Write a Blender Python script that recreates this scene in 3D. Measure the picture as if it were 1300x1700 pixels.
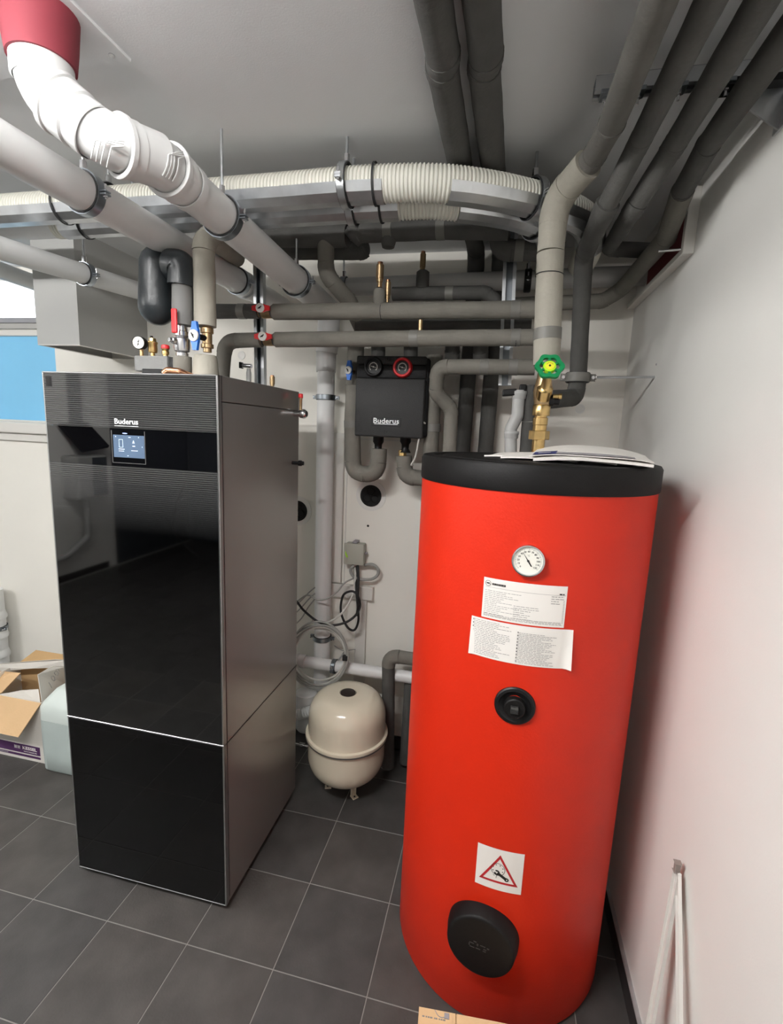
import bpy, bmesh, math, random
from mathutils import Vector as V, Matrix
random.seed(7)
PI = math.pi
C = bpy.context.scene.collection
for o in list(bpy.data.objects): bpy.data.objects.remove(o)

# ------------------------------------------------------------------ camera
F_PX, YAW, PITCH, ROLL, EYE = 808.463, 0.2126, 0.1665, 0.0421, 1.6482
CX, CY = 650.0, 850.0
_f = V((-math.sin(YAW)*math.cos(PITCH), math.cos(YAW)*math.cos(PITCH), -math.sin(PITCH)))
_r = V((math.cos(YAW), math.sin(YAW), 0)); _u = _r.cross(_f)
RT = math.cos(ROLL)*_r + math.sin(ROLL)*_u
UP = -math.sin(ROLL)*_r + math.cos(ROLL)*_u
FW = _f
EYEP = V((0, 0, EYE))
cam = bpy.data.cameras.new('camera'); camo = bpy.data.objects.new('camera', cam); C.objects.link(camo)
cam.sensor_fit = 'VERTICAL'; cam.sensor_height = 36; cam.sensor_width = 36*1300/1700
cam.lens = F_PX/1700*36; cam.clip_start = 0.02
camo.matrix_world = Matrix(((RT.x, UP.x, -FW.x, 0), (RT.y, UP.y, -FW.y, 0), (RT.z, UP.z, -FW.z, EYE), (0, 0, 0, 1)))
bpy.context.scene.camera = camo

# ------------------------------------------------------------------ world, lamps, exposure
W = bpy.data.worlds.new('world'); bpy.context.scene.world = W; W.use_nodes = True
W.node_tree.nodes['Background'].inputs[0].default_value = (0.55, 0.7, 0.9, 1)
W.node_tree.nodes['Background'].inputs[1].default_value = 0.6
vs = bpy.context.scene.view_settings
vs.view_transform = 'Standard'; vs.look = 'None'; vs.gamma = 1; vs.use_curve_mapping = False
vs.exposure = 0.24
LAMP = (-0.85, 0.30, 2.36)
def area(name, loc, sx, sy, watts, col, rot=(0, 0, 0)):
    l = bpy.data.lights.new(name, 'AREA'); l.shape = 'RECTANGLE'; l.size = sx; l.size_y = sy
    l.energy = watts; l.color = col
    o = bpy.data.objects.new(name, l); C.objects.link(o); o.location = loc; o.rotation_euler = rot
    return o

# ------------------------------------------------------------------ helpers
def at(px, py, x=None, y=None, z=None):
    d = RT*((px-CX)/F_PX) + UP*(-(py-CY)/F_PX) + FW
    if x is not None: t = x/d.x
    elif y is not None: t = y/d.y
    else: t = (z-EYE)/d.z
    return EYEP + d*t

def mat(name, col, rough=0.5, metal=0.0, bump=0.0, scale=60, var=0.0, vscale=6, spec=0.5, coat=0.0, emit=0, ior=1.5, trans=0.0, alpha=1.0):
    m = bpy.data.materials.new(name); m.use_nodes = True
    nt = m.node_tree; b = nt.nodes['Principled BSDF']
    b.inputs['Base Color'].default_value = (*col, 1); b.inputs['Roughness'].default_value = rough
    b.inputs['Metallic'].default_value = metal; b.inputs['Specular IOR Level'].default_value = spec
    b.inputs['IOR'].default_value = ior; b.inputs['Coat Weight'].default_value = coat
    b.inputs['Transmission Weight'].default_value = trans; b.inputs['Alpha'].default_value = alpha
    if emit:
        b.inputs['Emission Color'].default_value = (*col, 1); b.inputs['Emission Strength'].default_value = emit
    if var or bump:
        tc = nt.nodes.new('ShaderNodeTexCoord')
    if var:
        n = nt.nodes.new('ShaderNodeTexNoise'); n.inputs['Scale'].default_value = vscale; n.inputs['Detail'].default_value = 5
        r = nt.nodes.new('ShaderNodeValToRGB')
        r.color_ramp.elements[0].position = 0.3; r.color_ramp.elements[1].position = 0.7
        r.color_ramp.elements[0].color = (*[c*(1-var) for c in col], 1); r.color_ramp.elements[1].color = (*[min(1, c*(1+var)) for c in col], 1)
        nt.links.new(tc.outputs['Object'], n.inputs['Vector']); nt.links.new(n.outputs[0], r.inputs[0]); nt.links.new(r.outputs[0], b.inputs['Base Color'])
    if bump:
        n2 = nt.nodes.new('ShaderNodeTexNoise'); n2.inputs['Scale'].default_value = scale; n2.inputs['Detail'].default_value = 4
        bp = nt.nodes.new('ShaderNodeBump'); bp.inputs['Strength'].default_value = bump; bp.inputs['Distance'].default_value = 0.004
        nt.links.new(tc.outputs['Object'], n2.inputs['Vector']); nt.links.new(n2.outputs[0], bp.inputs['Height']); nt.links.new(bp.outputs[0], b.inputs['Normal'])
    return m

M = {}
M['wall'] = mat('wall_paint', (0.78, 0.77, 0.735), 0.85, bump=0.06, scale=220, var=0.02, vscale=3)
M['wall_cream'] = mat('wall_paint_cream', (0.86, 0.835, 0.77), 0.85, bump=0.06, scale=220, var=0.02, vscale=3)
M['ceiling'] = mat('ceiling_paint', (0.78, 0.79, 0.80), 0.9, bump=0.07, scale=260, var=0.02, vscale=2)
M['grout'] = mat('grout', (0.24, 0.23, 0.215), 0.9, bump=0.2, scale=300)
M['tile'] = mat('tile_anthracite', (0.050, 0.047, 0.045), 0.50, bump=0.15, scale=160, var=0.25, vscale=9)
M['tile2'] = mat('tile_anthracite_warm', (0.056, 0.051, 0.047), 0.55, bump=0.15, scale=140, var=0.28, vscale=7)
M['base'] = mat('baseboard_tile', (0.03, 0.027, 0.027), 0.5, var=0.2, vscale=10)
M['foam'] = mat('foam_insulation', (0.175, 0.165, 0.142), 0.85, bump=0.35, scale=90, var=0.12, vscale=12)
M['foam_shaded'] = mat('foam_insulation_shaded', (0.082, 0.080, 0.075), 0.85, bump=0.35, scale=90, var=0.14, vscale=12)  # same pipe foam, with the shade put into a darker colour
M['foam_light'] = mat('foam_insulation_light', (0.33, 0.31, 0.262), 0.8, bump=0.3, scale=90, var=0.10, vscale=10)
M['foam_half_shaded'] = mat('foam_insulation_half_shaded', (0.110, 0.105, 0.094), 0.85, bump=0.35, scale=90, var=0.12, vscale=12)  # foam tone for the ceiling run, weak light there put into the colour
M['tape'] = mat('grey_tape', (0.17, 0.165, 0.15), 0.5, var=0.08)
M['pvc'] = mat('white_plastic_pipe', (0.70, 0.705, 0.70), 0.38, var=0.02)
M['pvc_grey'] = mat('grey_plastic_pipe', (0.50, 0.50, 0.49), 0.4, var=0.04)
M['corr'] = mat('corrugated_white', (0.70, 0.69, 0.62), 0.5)
M['zinc'] = mat('galvanised_steel', (0.62, 0.64, 0.66), 0.32, metal=1.0, var=0.14, vscale=14)
M['steel'] = mat('steel', (0.62, 0.62, 0.63), 0.25, metal=1.0)
M['rubber'] = mat('black_rubber', (0.015, 0.015, 0.016), 0.6)
M['clampblue'] = mat('zinc_clamp', (0.30, 0.33, 0.36), 0.3, metal=1.0)
M['brass'] = mat('brass', (0.66, 0.46, 0.20), 0.28, metal=1.0, var=0.12, vscale=40)
M['brass_old'] = mat('dull_brass', (0.48, 0.34, 0.19), 0.4, metal=1.0, var=0.15, vscale=40)
M['copper'] = mat('copper', (0.75, 0.38, 0.22), 0.25, metal=1.0)
M['red_plastic'] = mat('red_plastic', (0.62, 0.02, 0.025), 0.35)
M['red_collar'] = mat('red_fire_collar', (0.24, 0.03, 0.045), 0.7, var=0.1)
M['blue_plastic'] = mat('blue_plastic', (0.02, 0.15, 0.60), 0.35)
M['green_plastic'] = mat('green_plastic', (0.01, 0.22, 0.075), 0.35)
M['lime'] = mat('lime_disc', (0.45, 0.85, 0.03), 0.4)
M['yellow'] = mat('yellow_disc', (0.85, 0.80, 0.05), 0.4)
M['white'] = mat('white_plastic', (0.78, 0.77, 0.74), 0.4)
M['black'] = mat('black_plastic', (0.007, 0.007, 0.0075), 0.45, spec=0.3)
M['black_satin'] = mat('black_lid', (0.0065, 0.006, 0.006), 0.55, bump=0.1, scale=200, spec=0.2)
M['epp'] = mat('charcoal_foam_cover', (0.016, 0.016, 0.016), 0.6, bump=0.5, scale=350, var=0.1, vscale=30)
M['eppd'] = mat('charcoal_foam_cover_dark', (0.007, 0.007, 0.008), 0.6, spec=0.3, bump=0.3, scale=350)
M['blackgloss'] = mat('black_glossy_shell', (0.018, 0.022, 0.025), 0.35, bump=0.3, scale=60)
M['red_tank'] = mat('red_foil_jacket', (0.60, 0.019, 0.002), 0.48, spec=0.4, bump=0.10, scale=160, var=0.03, vscale=5)
M['cream'] = mat('cream_enamel', (0.72, 0.66, 0.52), 0.16, coat=0.5)
M['side'] = mat('silver_grey_lacquer', (0.30, 0.297, 0.285), 0.27, metal=0.5)
M['frame'] = mat('aluminium_trim', (0.55, 0.55, 0.55), 0.3, metal=1.0)
M['glass_black'] = mat('black_glass', (0.0015, 0.0015, 0.002), 0.02, ior=2.4)
M['glass_lower'] = mat('black_glass_lower', (0.001, 0.001, 0.001), 0.03, ior=1.4)
M['paper'] = mat('paper', (0.80, 0.77, 0.73), 0.7)
M['print'] = mat('printed_ink', (0.22, 0.21, 0.21), 0.8)
M['inkblack'] = mat('black_ink', (0.01, 0.01, 0.01), 0.6)
M['dial'] = mat('dial_white', (0.82, 0.81, 0.74), 0.5)
M['kraft'] = mat('kraft_cardboard', (0.50, 0.32, 0.15), 0.85, bump=0.2, scale=120, var=0.08)
M['kraft_light'] = mat('kraft_cardboard_light', (0.66, 0.44, 0.24), 0.85, bump=0.2, scale=120, var=0.06)
M['boxwhite'] = mat('white_cardboard', (0.66, 0.63, 0.58), 0.8, bump=0.15, scale=100, var=0.04)
M['purple'] = mat('purple_print', (0.065, 0.018, 0.085), 0.7)
M['canister'] = mat('milky_plastic', (0.47, 0.54, 0.52), 0.45, var=0.05, vscale=4)
M['canister_top'] = mat('milky_plastic_empty', (0.60, 0.66, 0.63), 0.4)
M['sheet'] = mat('light_grey_sheet_metal', (0.40, 0.40, 0.385), 0.5, var=0.03, vscale=2)
M['jbox'] = mat('grey_junction_box', (0.42, 0.42, 0.36), 0.5)
M['cable_grey'] = mat('grey_cable', (0.33, 0.33, 0.31), 0.5)
M['cable_white'] = mat('white_cable', (0.60, 0.59, 0.55), 0.5)
M['trim_white'] = mat('white_lacquer', (0.72, 0.70, 0.66), 0.5)
M['dark_hole'] = mat('dark_hollow', (0.006, 0.006, 0.006), 0.8)
M['dark_wall'] = mat('dark_slate_unlit', (0.045, 0.052, 0.060), 0.9)  # store room's lack of light put into its colour; also grille and cable duct
M['sky_glass'] = mat('daylit_white_glazing', (0.92, 0.96, 1.0), 0.2, emit=1.6)
M['blue_film'] = mat('blue_protective_film', (0.17, 0.44, 0.66), 0.35, emit=0.25, var=0.04, vscale=2)
M['screen'] = mat('display_panel', (0.085, 0.125, 0.19), 0.15, emit=0.2)
M['icon'] = mat('display_icon', (0.62, 0.76, 0.95), 0.3, emit=0.45)
M['blue_led'] = mat('status_light', (0.35, 0.5, 1.0), 0.3, emit=1.2)
M['letter'] = mat('white_lettering', (0.88, 0.9, 0.9), 0.35, emit=0)
M['navy'] = mat('navy_print', (0.02, 0.03, 0.16), 0.6)
M['greyprint'] = mat('grey_print', (0.30, 0.28, 0.30), 0.7)
M['signred'] = mat('sign_red', (0.45, 0.012, 0.02), 0.5)

def new_obj(name, me, parent=None):
    o = bpy.data.objects.new(name, me); C.objects.link(o)
    if parent is not None: o.parent = parent
    return o

def root_loc(p):
    l = V((0, 0, 0))
    while p is not None:
        l += V(p.location); p = p.parent
    return l

def obj(name, bm, m, parent=None, smooth=False, origin=None, angle=40, label=None):
    """all meshes are authored in room coordinates"""
    if smooth:
        for f in bm.faces: f.smooth = True
    base = root_loc(parent)
    if parent is None:
        if origin is None:
            xs = [v.co for v in bm.verts]
            mn = [min(v[i] for v in xs) for i in range(3)]; mx = [max(v[i] for v in xs) for i in range(3)]
            origin = V(((mn[0]+mx[0])/2, (mn[1]+mx[1])/2, mn[2]))
        base = V(origin)
    bmesh.ops.translate(bm, verts=bm.verts, vec=-base)
    me = bpy.data.meshes.new(name); bm.to_mesh(me); bm.free()
    for mm in (m if isinstance(m, (list, tuple)) else [m]): me.materials.append(mm if not isinstance(mm, str) else M[mm])
    if smooth: me.set_sharp_from_angle(angle=math.radians(angle))
    o = new_obj(name, me, parent)
    if parent is None: o.location = base
    if label: o['label'] = label
    return o

def thing(name, label, cat, loc, group=None):
    o = bpy.data.objects.new(name, None); C.objects.link(o); o.location = V(loc); o.empty_display_size = 0.05
    o['label'] = label; o['category'] = cat
    if group: o['group'] = group
    return o

def tag(o, label, cat, group=None):
    o['label'] = label; o['category'] = cat
    if group: o['group'] = group
    return o

def struct(name, bm, m, smooth=False, parent=None):
    o = obj(name, bm, m, parent, smooth)
    if parent is None: o['kind'] = 'structure'
    return o

BM = bmesh.new
def box(bm, a, b, bev=0.0, seg=2):
    a, b = V(a), V(b)
    r = bmesh.ops.create_cube(bm, size=1.0)
    vs_ = r['verts']
    for v in vs_: v.co = V([(a[i]+b[i])/2 + v.co[i]*abs(b[i]-a[i]) for i in range(3)])
    if bev:
        es = list({e for v in vs_ for e in v.link_edges})
        bmesh.ops.bevel(bm, geom=es, offset=bev, segments=seg, profile=0.5, affect='EDGES')
    return bm

def obox(bm, c, ax, ay, az, hx, hy, hz, bev=0.0, seg=2):
    """oriented box centred at c with unit axes and half sizes"""
    r = bmesh.ops.create_cube(bm, size=2.0); vs_ = r['verts']
    ax, ay, az, c = V(ax).normalized(), V(ay).normalized(), V(az).normalized(), V(c)
    for v in vs_:
        p = v.co.copy(); v.co = c + ax*(p.x*hx) + ay*(p.y*hy) + az*(p.z*hz)
    if bev:
        es = list({e for v in vs_ for e in v.link_edges})
        bmesh.ops.bevel(bm, geom=es, offset=bev, segments=seg, profile=0.5, affect='EDGES')
    return bm

def frames(pts):
    pts = [V(p) for p in pts]; n = len(pts); T = []
    for i in range(n):
        a = pts[max(0, i-1)]; b = pts[min(n-1, i+1)]
        T.append((b-a).normalized())
    ref = V((0, 0, 1)) if abs(T[0].z) < 0.9 else V((1, 0, 0))
    N = [(ref - T[0]*ref.dot(T[0])).normalized()]
    for i in range(1, n):
        v = N[-1] - T[i]*N[-1].dot(T[i])
        N.append(v.normalized())
    return pts, T, N

def tube(bm, pts, r, n=14, caps=True):
    pts, T, N = frames(pts); rings = []
    for i, p in enumerate(pts):
        rr = r(i) if callable(r) else (r[i] if isinstance(r, (list, tuple)) else r)
        B = T[i].cross(N[i])
        rings.append([bm.verts.new(p + (N[i]*math.cos(2*PI*k/n) + B*math.sin(2*PI*k/n))*rr) for k in range(n)])
    for a, b in zip(rings, rings[1:]):
        for k in range(n): bm.faces.new((a[k], a[(k+1) % n], b[(k+1) % n], b[k]))
    if caps:
        bm.faces.new(rings[0][::-1]); bm.faces.new(rings[-1])
    return bm

def lathe(bm, prof, o, axis, n=28, caps=True, ref=None):
    """prof: (distance along axis, radius)"""
    o = V(o); t = V(axis).normalized()
    ref = V(ref) if ref is not None else (V((0, 0, 1)) if abs(t.z) < 0.9 else V((1, 0, 0)))
    u = (ref - t*ref.dot(t)).normalized(); w = t.cross(u)
    rings = []
    for s, r in prof:
        rings.append([bm.verts.new(o + t*s + (u*math.cos(2*PI*k/n) + w*math.sin(2*PI*k/n))*max(r, 1e-5)) for k in range(n)])
    for a, b in zip(rings, rings[1:]):
        for k in range(n): bm.faces.new((a[k], a[(k+1) % n], b[(k+1) % n], b[k]))
    if caps:
        bm.faces.new(rings[0][::-1]); bm.faces.new(rings[-1])
    return bm

def ring(bm, o, axis, r0, r1, h, n=32):
    """a hollow collar from r0 to r1, h long, centred at o"""
    o = V(o); t = V(axis).normalized()
    return lathe(bm, [(-h/2, r0), (-h/2, r1), (h/2, r1), (h/2, r0), (-h/2, r0)], o, t, n, caps=False)

def poly(bm, pts, thick=None):
    """flat polygon, or prism when thick (vector) is given"""
    vs_ = [bm.verts.new(V(p)) for p in pts]; f = bm.faces.new(vs_)
    if thick is not None:
        g = bmesh.ops.extrude_face_region(bm, geom=[f])
        bmesh.ops.translate(bm, verts=[e for e in g['geom'] if isinstance(e, bmesh.types.BMVert)], vec=V(thick))
    return bm

def fillet(pts, rad, seg=7):
    """split a polyline into straight runs and bends: [('run',[p,q]), ('bend',[...])]"""
    pts = [V(p) for p in pts]; out = []; start = pts[0]
    for i in range(1, len(pts)-1):
        a, b, c = pts[i-1], pts[i], pts[i+1]
        d1 = (b-a).normalized(); d2 = (c-b).normalized()
        ang = d1.angle(d2)
        rr = rad[i-1] if isinstance(rad, (list, tuple)) else rad
        if ang < 0.03: continue
        tl = min(rr*math.tan(ang/2), (b-a).length*0.48, (c-b).length*0.48)
        p0 = b - d1*tl; p1 = b + d2*tl
        out.append(('run', [start, p0]))
        arc = []
        for k in range(seg+1):
            t = k/seg; arc.append(p0*(1-t)**2 + b*2*t*(1-t) + p1*t*t)
        out.append(('bend', arc)); start = p1
    out.append(('run', [start, pts[-1]]))
    return out

def smooth_path(pts, rad, seg=7):
    res = []
    for k, p in fillet(pts, rad, seg):
        for q in p:
            if not res or (q-res[-1]).length > 1e-5: res.append(q)
    return res

def catmull(P, n=10):
    P = [V(p) for p in P]; P = [P[0]*2-P[1]] + P + [P[-1]*2-P[-2]]; out = []
    for i in range(1, len(P)-2):
        for k in range(n):
            t = k/n; a, b, c, d = P[i-1:i+3]
            out.append(0.5*((2*b) + (c-a)*t + (2*a-5*b+4*c-d)*t*t + (3*b-a-3*c+d)*t**3))
    out.append(P[-2]); return out

def resample(a, b, step):
    n = max(2, int((b-a).length/step)+1)
    return [a + (b-a)*(i/(n-1)) for i in range(n)]

def foam_pipe(name, label, pts, dia, rad=None, top=None, m='foam', bands=(), group=None, cat='pipe', elbow=1.05, n=18):
    """insulated pipe: foam sleeves on the straights, thicker sleeves on the bends, tape bands"""
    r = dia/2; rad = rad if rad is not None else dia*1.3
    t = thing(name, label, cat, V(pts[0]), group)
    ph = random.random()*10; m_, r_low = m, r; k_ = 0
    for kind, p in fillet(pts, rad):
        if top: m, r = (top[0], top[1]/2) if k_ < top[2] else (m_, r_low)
        k_ += 1
        if (p[-1]-p[0]).length < 0.004: continue
        bm = BM()
        if kind == 'run':
            q = resample(p[0], p[1], 0.03)
            tube(bm, q, lambda i: r*(1+0.014*math.sin(i*1.7+ph)+0.010*math.sin(i*0.6+2*ph)), n)
            obj('foam_sleeve', bm, m, t, True)
        else:
            tube(bm, p, lambda i: r*elbow*(1+0.012*math.sin(i*2.1+ph)), n)
            obj('elbow_sleeve', bm, m, t, True)
    for (seg_i, f) in bands:
        a, b = V(pts[seg_i]), V(pts[seg_i+1]); c = a+(b-a)*f; d = (b-a).normalized()
        bm = BM(); lathe(bm, [(-0.016, r*0.98), (-0.015, r*1.045), (0.015, r*1.045), (0.016, r*0.98)], c, d, n, caps=False)
        obj('tape_band', bm, 'tape', t, True)
    return t

def seam(t, c, d, r, n=18):
    bm = BM(); lathe(bm, [(-0.0012, r*1.0), (-0.0012, r*1.028), (0.0012, r*1.028), (0.0012, r*1.0)], c, d, n, caps=False)
    obj('glued_joint', bm, 'rubber', t, True)

def clamp(label, c, axis, r, rod_to=None, lug=None, w=0.024, cat='pipe clamp', group=None, mb='clampblue'):
    """two-screw pipe clamp with rubber lining around a pipe, hung on a threaded rod"""
    c = V(c); axis = V(axis).normalized()
    up = V((0, 0, 1)) if abs(axis.z) < 0.8 else V((0, -1, 0))
    up = (up - axis*up.dot(axis)).normalized()
    side = axis.cross(up).normalized()
    if lug is not None:
        side = (V(lug) - axis*V(lug).dot(axis)).normalized(); up = side.cross(axis)
        if abs(axis.z) < 0.8 and up.z < 0: up = -up
    t = thing('pipe_clamp', label, cat, c, group)
    bm = BM(); ring(bm, c, axis, r*1.0, r+0.0042, w+0.004); obj('rubber_lining', bm, 'rubber', t, True)
    bm = BM(); ring(bm, c, axis, r+0.004, r+0.007, w); obj('steel_band', bm, mb, t, True)
    for s in (-1, 1):
        bm = BM()
        obox(bm, c+side*s*(r+0.014), side, axis, up, 0.009, w*0.4, 0.0022, 0.001)
        obox(bm, c+side*s*(r+0.014)-up*0.007, side, axis, up, 0.009, w*0.4, 0.0022, 0.001)
        obj('clamp_lug', bm, mb, t)
        bm = BM(); lathe(bm, [(-0.016, 0.003), (0.018, 0.003)], c+side*s*(r+0.015), up, 10)
        lathe(bm, [(-0.0135, 0.006), (-0.009, 0.006)], c+side*s*(r+0.015), up, 6)
        obj('clamp_bolt', bm, 'steel', t)
    if rod_to is not None:
        rt = V(rod_to); p = c + (rt-c).normalized()*(r+0.006)
        bm = BM(); lathe(bm, [(0, 0.0085), (0.022, 0.0085)], p, rt-p, 6); obj('coupling_nut', bm, 'steel', t)
        bm = BM(); tube(bm, [p, rt], 0.0042, 8); obj('threaded_rod', bm, 'zinc', t, True)
    return t

def text(s, size, o, right, up, m, parent, name='lettering', ext=0.0004, sx=1.0, bold=0.0, align='CENTER'):
    cu = bpy.data.curves.new('txt', 'FONT'); cu.body = s; cu.size = size; cu.extrude = ext; cu.offset = bold
    cu.align_x = align; cu.align_y = 'CENTER'; cu.resolution_u = 2
    to = bpy.data.objects.new('txt', cu); C.objects.link(to)
    dg = bpy.context.evaluated_depsgraph_get(); me = bpy.data.meshes.new_from_object(to.evaluated_get(dg))
    bpy.data.objects.remove(to); bpy.data.curves.remove(cu)
    right, up = V(right).normalized(), V(up).normalized(); nn = right.cross(up)
    bm = BM(); bm.from_mesh(me); bpy.data.meshes.remove(me)
    for v in bm.verts: v.co = V(o) + right*(v.co.x*sx) + up*v.co.y + nn*v.co.z
    return obj(name, bm, m, parent)

def valve_handle(t, c, normal, along, m, L=0.032, disc_r=0.0125):
    """butterfly handle with a white dial in its middle, as parts of thing t"""
    c = V(c); n_ = V(normal).normalized(); a = V(along).normalized(); b = n_.cross(a)
    prof = [(-L, -.0075), (-L, .0075), (-L*.55, .011), (-.4*L, .0135), (.4*L, .0135), (L*.55, .011), (L, .0075), (L, -.0075), (L*.55, -.011), (.4*L, -.0135), (-.4*L, -.0135), (-L*.55, -.011)]
    bm = BM(); poly(bm, [c + a*x + b*y for x, y in prof], n_*0.010)
    h = obj('butterfly_handle', bm, m, t)
    bm = BM(); lathe(bm, [(0.010, disc_r), (0.0145, disc_r), (0.016, disc_r*0.9)], c, n_, 24)
    d = obj('dial_disc', bm, 'white', h, True)
    bm = BM(); obox(bm, c+n_*0.0165+b*0.001, (a+b*0.6), n_, (b-a*0.6), disc_r*0.5, 0.0005, disc_r*0.12)
    lathe(bm, [(0.016, disc_r*0.22), (0.0172, disc_r*0.2)], c, n_, 10)
    obj('pointer', bm, 'inkblack', h)
    bm = BM(); tube(bm, [c-n_*0.03, c+n_*0.004], 0.007, 12); obj('valve_stem', bm, 'brass_old', t, True)

def air_vent(label, base, h=0.05, r=0.0085, cat='air vent', red=False, name='brass_air_vent'):
    b = V(base); t = thing(name, label, cat, b)
    bm = BM(); lathe(bm, [(0, r*.6), (h*.20, r*.6), (h*.21, r*.85), (h*.33, r*.85), (h*.34, r), (h*.88, r), (h*.90, r*.9), (h*.90, r*.1)], b, (0, 0, 1), 18); obj('vent_body', bm, 'brass_old', t, True, angle=30)
    bm = BM(); lathe(bm, [(h*.90, r*.72), (h*.99, r*.72), (h, r*.60), (h, r*.1)], b, (0, 0, 1), 14); obj('vent_cap', bm, 'red_plastic' if red else 'copper', t, True, angle=30)
    return t

# ================================================================== SETTING
RX, BY, LX, FY, CZ = 0.497, 2.29, -4.2, -1.95, 2.43
# floor: grout bed with single tiles laid on it
bm = BM(); box(bm, (LX-.1, FY-1.6, -0.1), (RX+.1, BY+.1, -0.0015)); floor = struct('floor', bm, 'grout')
TX, TY, TS = -1.455, 1.148, 0.2985
def tile_mesh(nm, m):
    b = BM(); box(b, (-.1478, -.1478, -0.0015), (.1478, .1478, 0.0), 0.0008, 1)
    me = bpy.data.meshes.new(nm); b.to_mesh(me); b.free(); me.materials.append(M[m]); return me
tm = [tile_mesh('tile', 'tile'), tile_mesh('tile', 'tile2')]
rest = BM(); nt_ = 0
fl = root_loc(floor)
for i in range(-11, 9):
    for j in range(-16, 6):
        x0, y0 = TX+i*TS, TY+j*TS; xc, yc = x0+TS/2, y0+TS/2
        if x0 < LX-0.2 or x0 > RX or y0 > BY: continue
        sx0, sx1 = max(x0+.0015, LX), min(x0+TS-.0015, RX); sy0, sy1 = y0+.0015, min(y0+TS-.0015, BY)
        whole = x0+TS <= RX+.001 and y0+TS <= BY+.001
        if j >= -4 and -6 <= i and sx1-sx0 > .01 and sy1-sy0 > .01:
            if whole:
                o = new_obj('tile', tm[random.random() < .5], floor); o.location = V((xc, yc, random.uniform(-.0003, 0))) - fl
                o.rotation_euler = (0, 0, random.choice((0, PI/2, PI)))
            else:
                b = BM(); box(b, (sx0, sy0, -0.0015), (sx1, sy1, 0), .0008, 1); obj('tile', b, 'tile', floor)
        elif sx1-sx0 > .01 and sy1-sy0 > .01: box(rest, (sx0, sy0, -0.0015), (sx1, sy1, 0))
ro = obj('far_tiles', rest, 'tile', floor); ro['kind'] = 'stuff'

# ceiling
bm = BM(); box(bm, (LX-.1, FY-1.6, CZ), (RX+.1, BY+.1, CZ+.12)); ceil = struct('ceiling', bm, 'ceiling')
# square service board fixed to the ceiling round the red collar
bm = BM(); box(bm, (-1.45, 0.45, CZ-.007), (-.857, 1.062, CZ), 0.0015, 1)
cb = tag(obj('ceiling_board', bm, 'ceiling'), 'pale square board screwed flat to the ceiling around the red collar', 'panel')
bm = BM(); lathe(bm, [(0, .0065), (.0025, .006)], (-.885, 1.035, CZ-.009), (0, 0, 1), 14); obj('screw_head', bm, 'steel', cb, True)

# back wall with window opening x[-4.0,-2.41] z[1.605,2.40]
WX0, WX1, WZ0, WZ1 = -3.95, -2.405, 1.605, 2.40
bm = BM()
box(bm, (LX-.1, BY, 0), (WX0, BY+.25, CZ)); box(bm, (WX1, BY, 0), (RX+.1, BY+.25, CZ))
box(bm, (WX0, BY, 0), (WX1, BY+.25, WZ0)); box(bm, (WX0, BY, WZ1), (WX1, BY+.25, CZ))
wb = struct('wall_back', bm, 'wall_cream')
bm = BM(); box(bm, (RX, FY-.1, 0), (RX+.12, BY+.25, CZ)); wr = struct('wall_right', bm, 'wall')
bm = BM(); box(bm, (LX-.12, FY-.12, 0), (LX, BY+.25, CZ)); wl = struct('wall_left', bm, 'wall')
# front wall behind the camera with a wide opening into an unlit store room
bm = BM(); box(bm, (-1.6, FY-.12, 0), (RX+.12, FY, CZ)); struct('wall_front', bm, 'wall')
bm = BM(); box(bm, (LX-.12, FY-1.6, 0), (RX+.1, FY-1.48, CZ)); box(bm, (LX-.12, FY-1.48, 0), (LX, FY-.12, CZ)); box(bm, (LX, FY-1.48, CZ-.03), (-.6, FY-.12, CZ-.001)); box(bm, (-.6, FY-1.5, 0), (-.48, FY-.1, CZ)); struct('wall_store_room', bm, 'dark_wall')
bm = BM(); box(bm, (LX, FY-.12, 2.18), (-1.6, FY, CZ)); struct('trim_1', bm, 'dark_wall')

# window
WY = BY+.05
wn = struct('window_1', box(BM(), (WX0, WY, WZ0), (WX0+.05, WY+.05, WZ1)), 'trim_white')
for a, b in (((WX1-.018, WY, WZ0), (WX1, WY+.05, WZ1)), ((WX0, WY, WZ0), (WX1, WY+.05, WZ0+.012)), ((WX0, WY, 2.085), (WX1, WY+.05, 2.12)), ((WX0, WY, WZ1-.02), (WX1, WY+.05, WZ1))):
    bm = BM(); box(bm, a, b, .004, 1); obj('window_frame', bm, 'trim_white', wn)
bm = BM(); box(bm, (WX0, WY-.012, 2.120), (WX1, WY+.02, 2.150), .003, 1); obj('shutter_slat', bm, mat('slat_mid_grey', (.42, .41, .39), .6), wn)
bm = BM(); box(bm, (WX0, WY-.018, 2.151), (WX1, WY+.02, 2.178), .003, 1); obj('shutter_slat', bm, mat('slat_grey', (.33, .33, .35), .6), wn)
bm = BM(); box(bm, (WX0, WY+.02, WZ0+.01), (WX1-.01, WY+.03, 2.086)); obj('pane', bm, 'blue_film', wn, label='blue film covered window pane')
bm = BM(); box(bm, (WX0, WY+.02, 2.178), (WX1-.01, WY+.03, WZ1-.015)); obj('pane', bm, 'sky_glass', wn, label='bright white daylit pane')
bm = BM(); box(bm, (WX0-.05, BY-.05, 1.545), (-2.27, BY+.06, 1.604), .006, 2); box(bm, (WX0-.05, BY-.022, 1.500), (-2.27, BY, 1.545), .003, 1)
obj('window_sill', bm, 'trim_white', wn)

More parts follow.
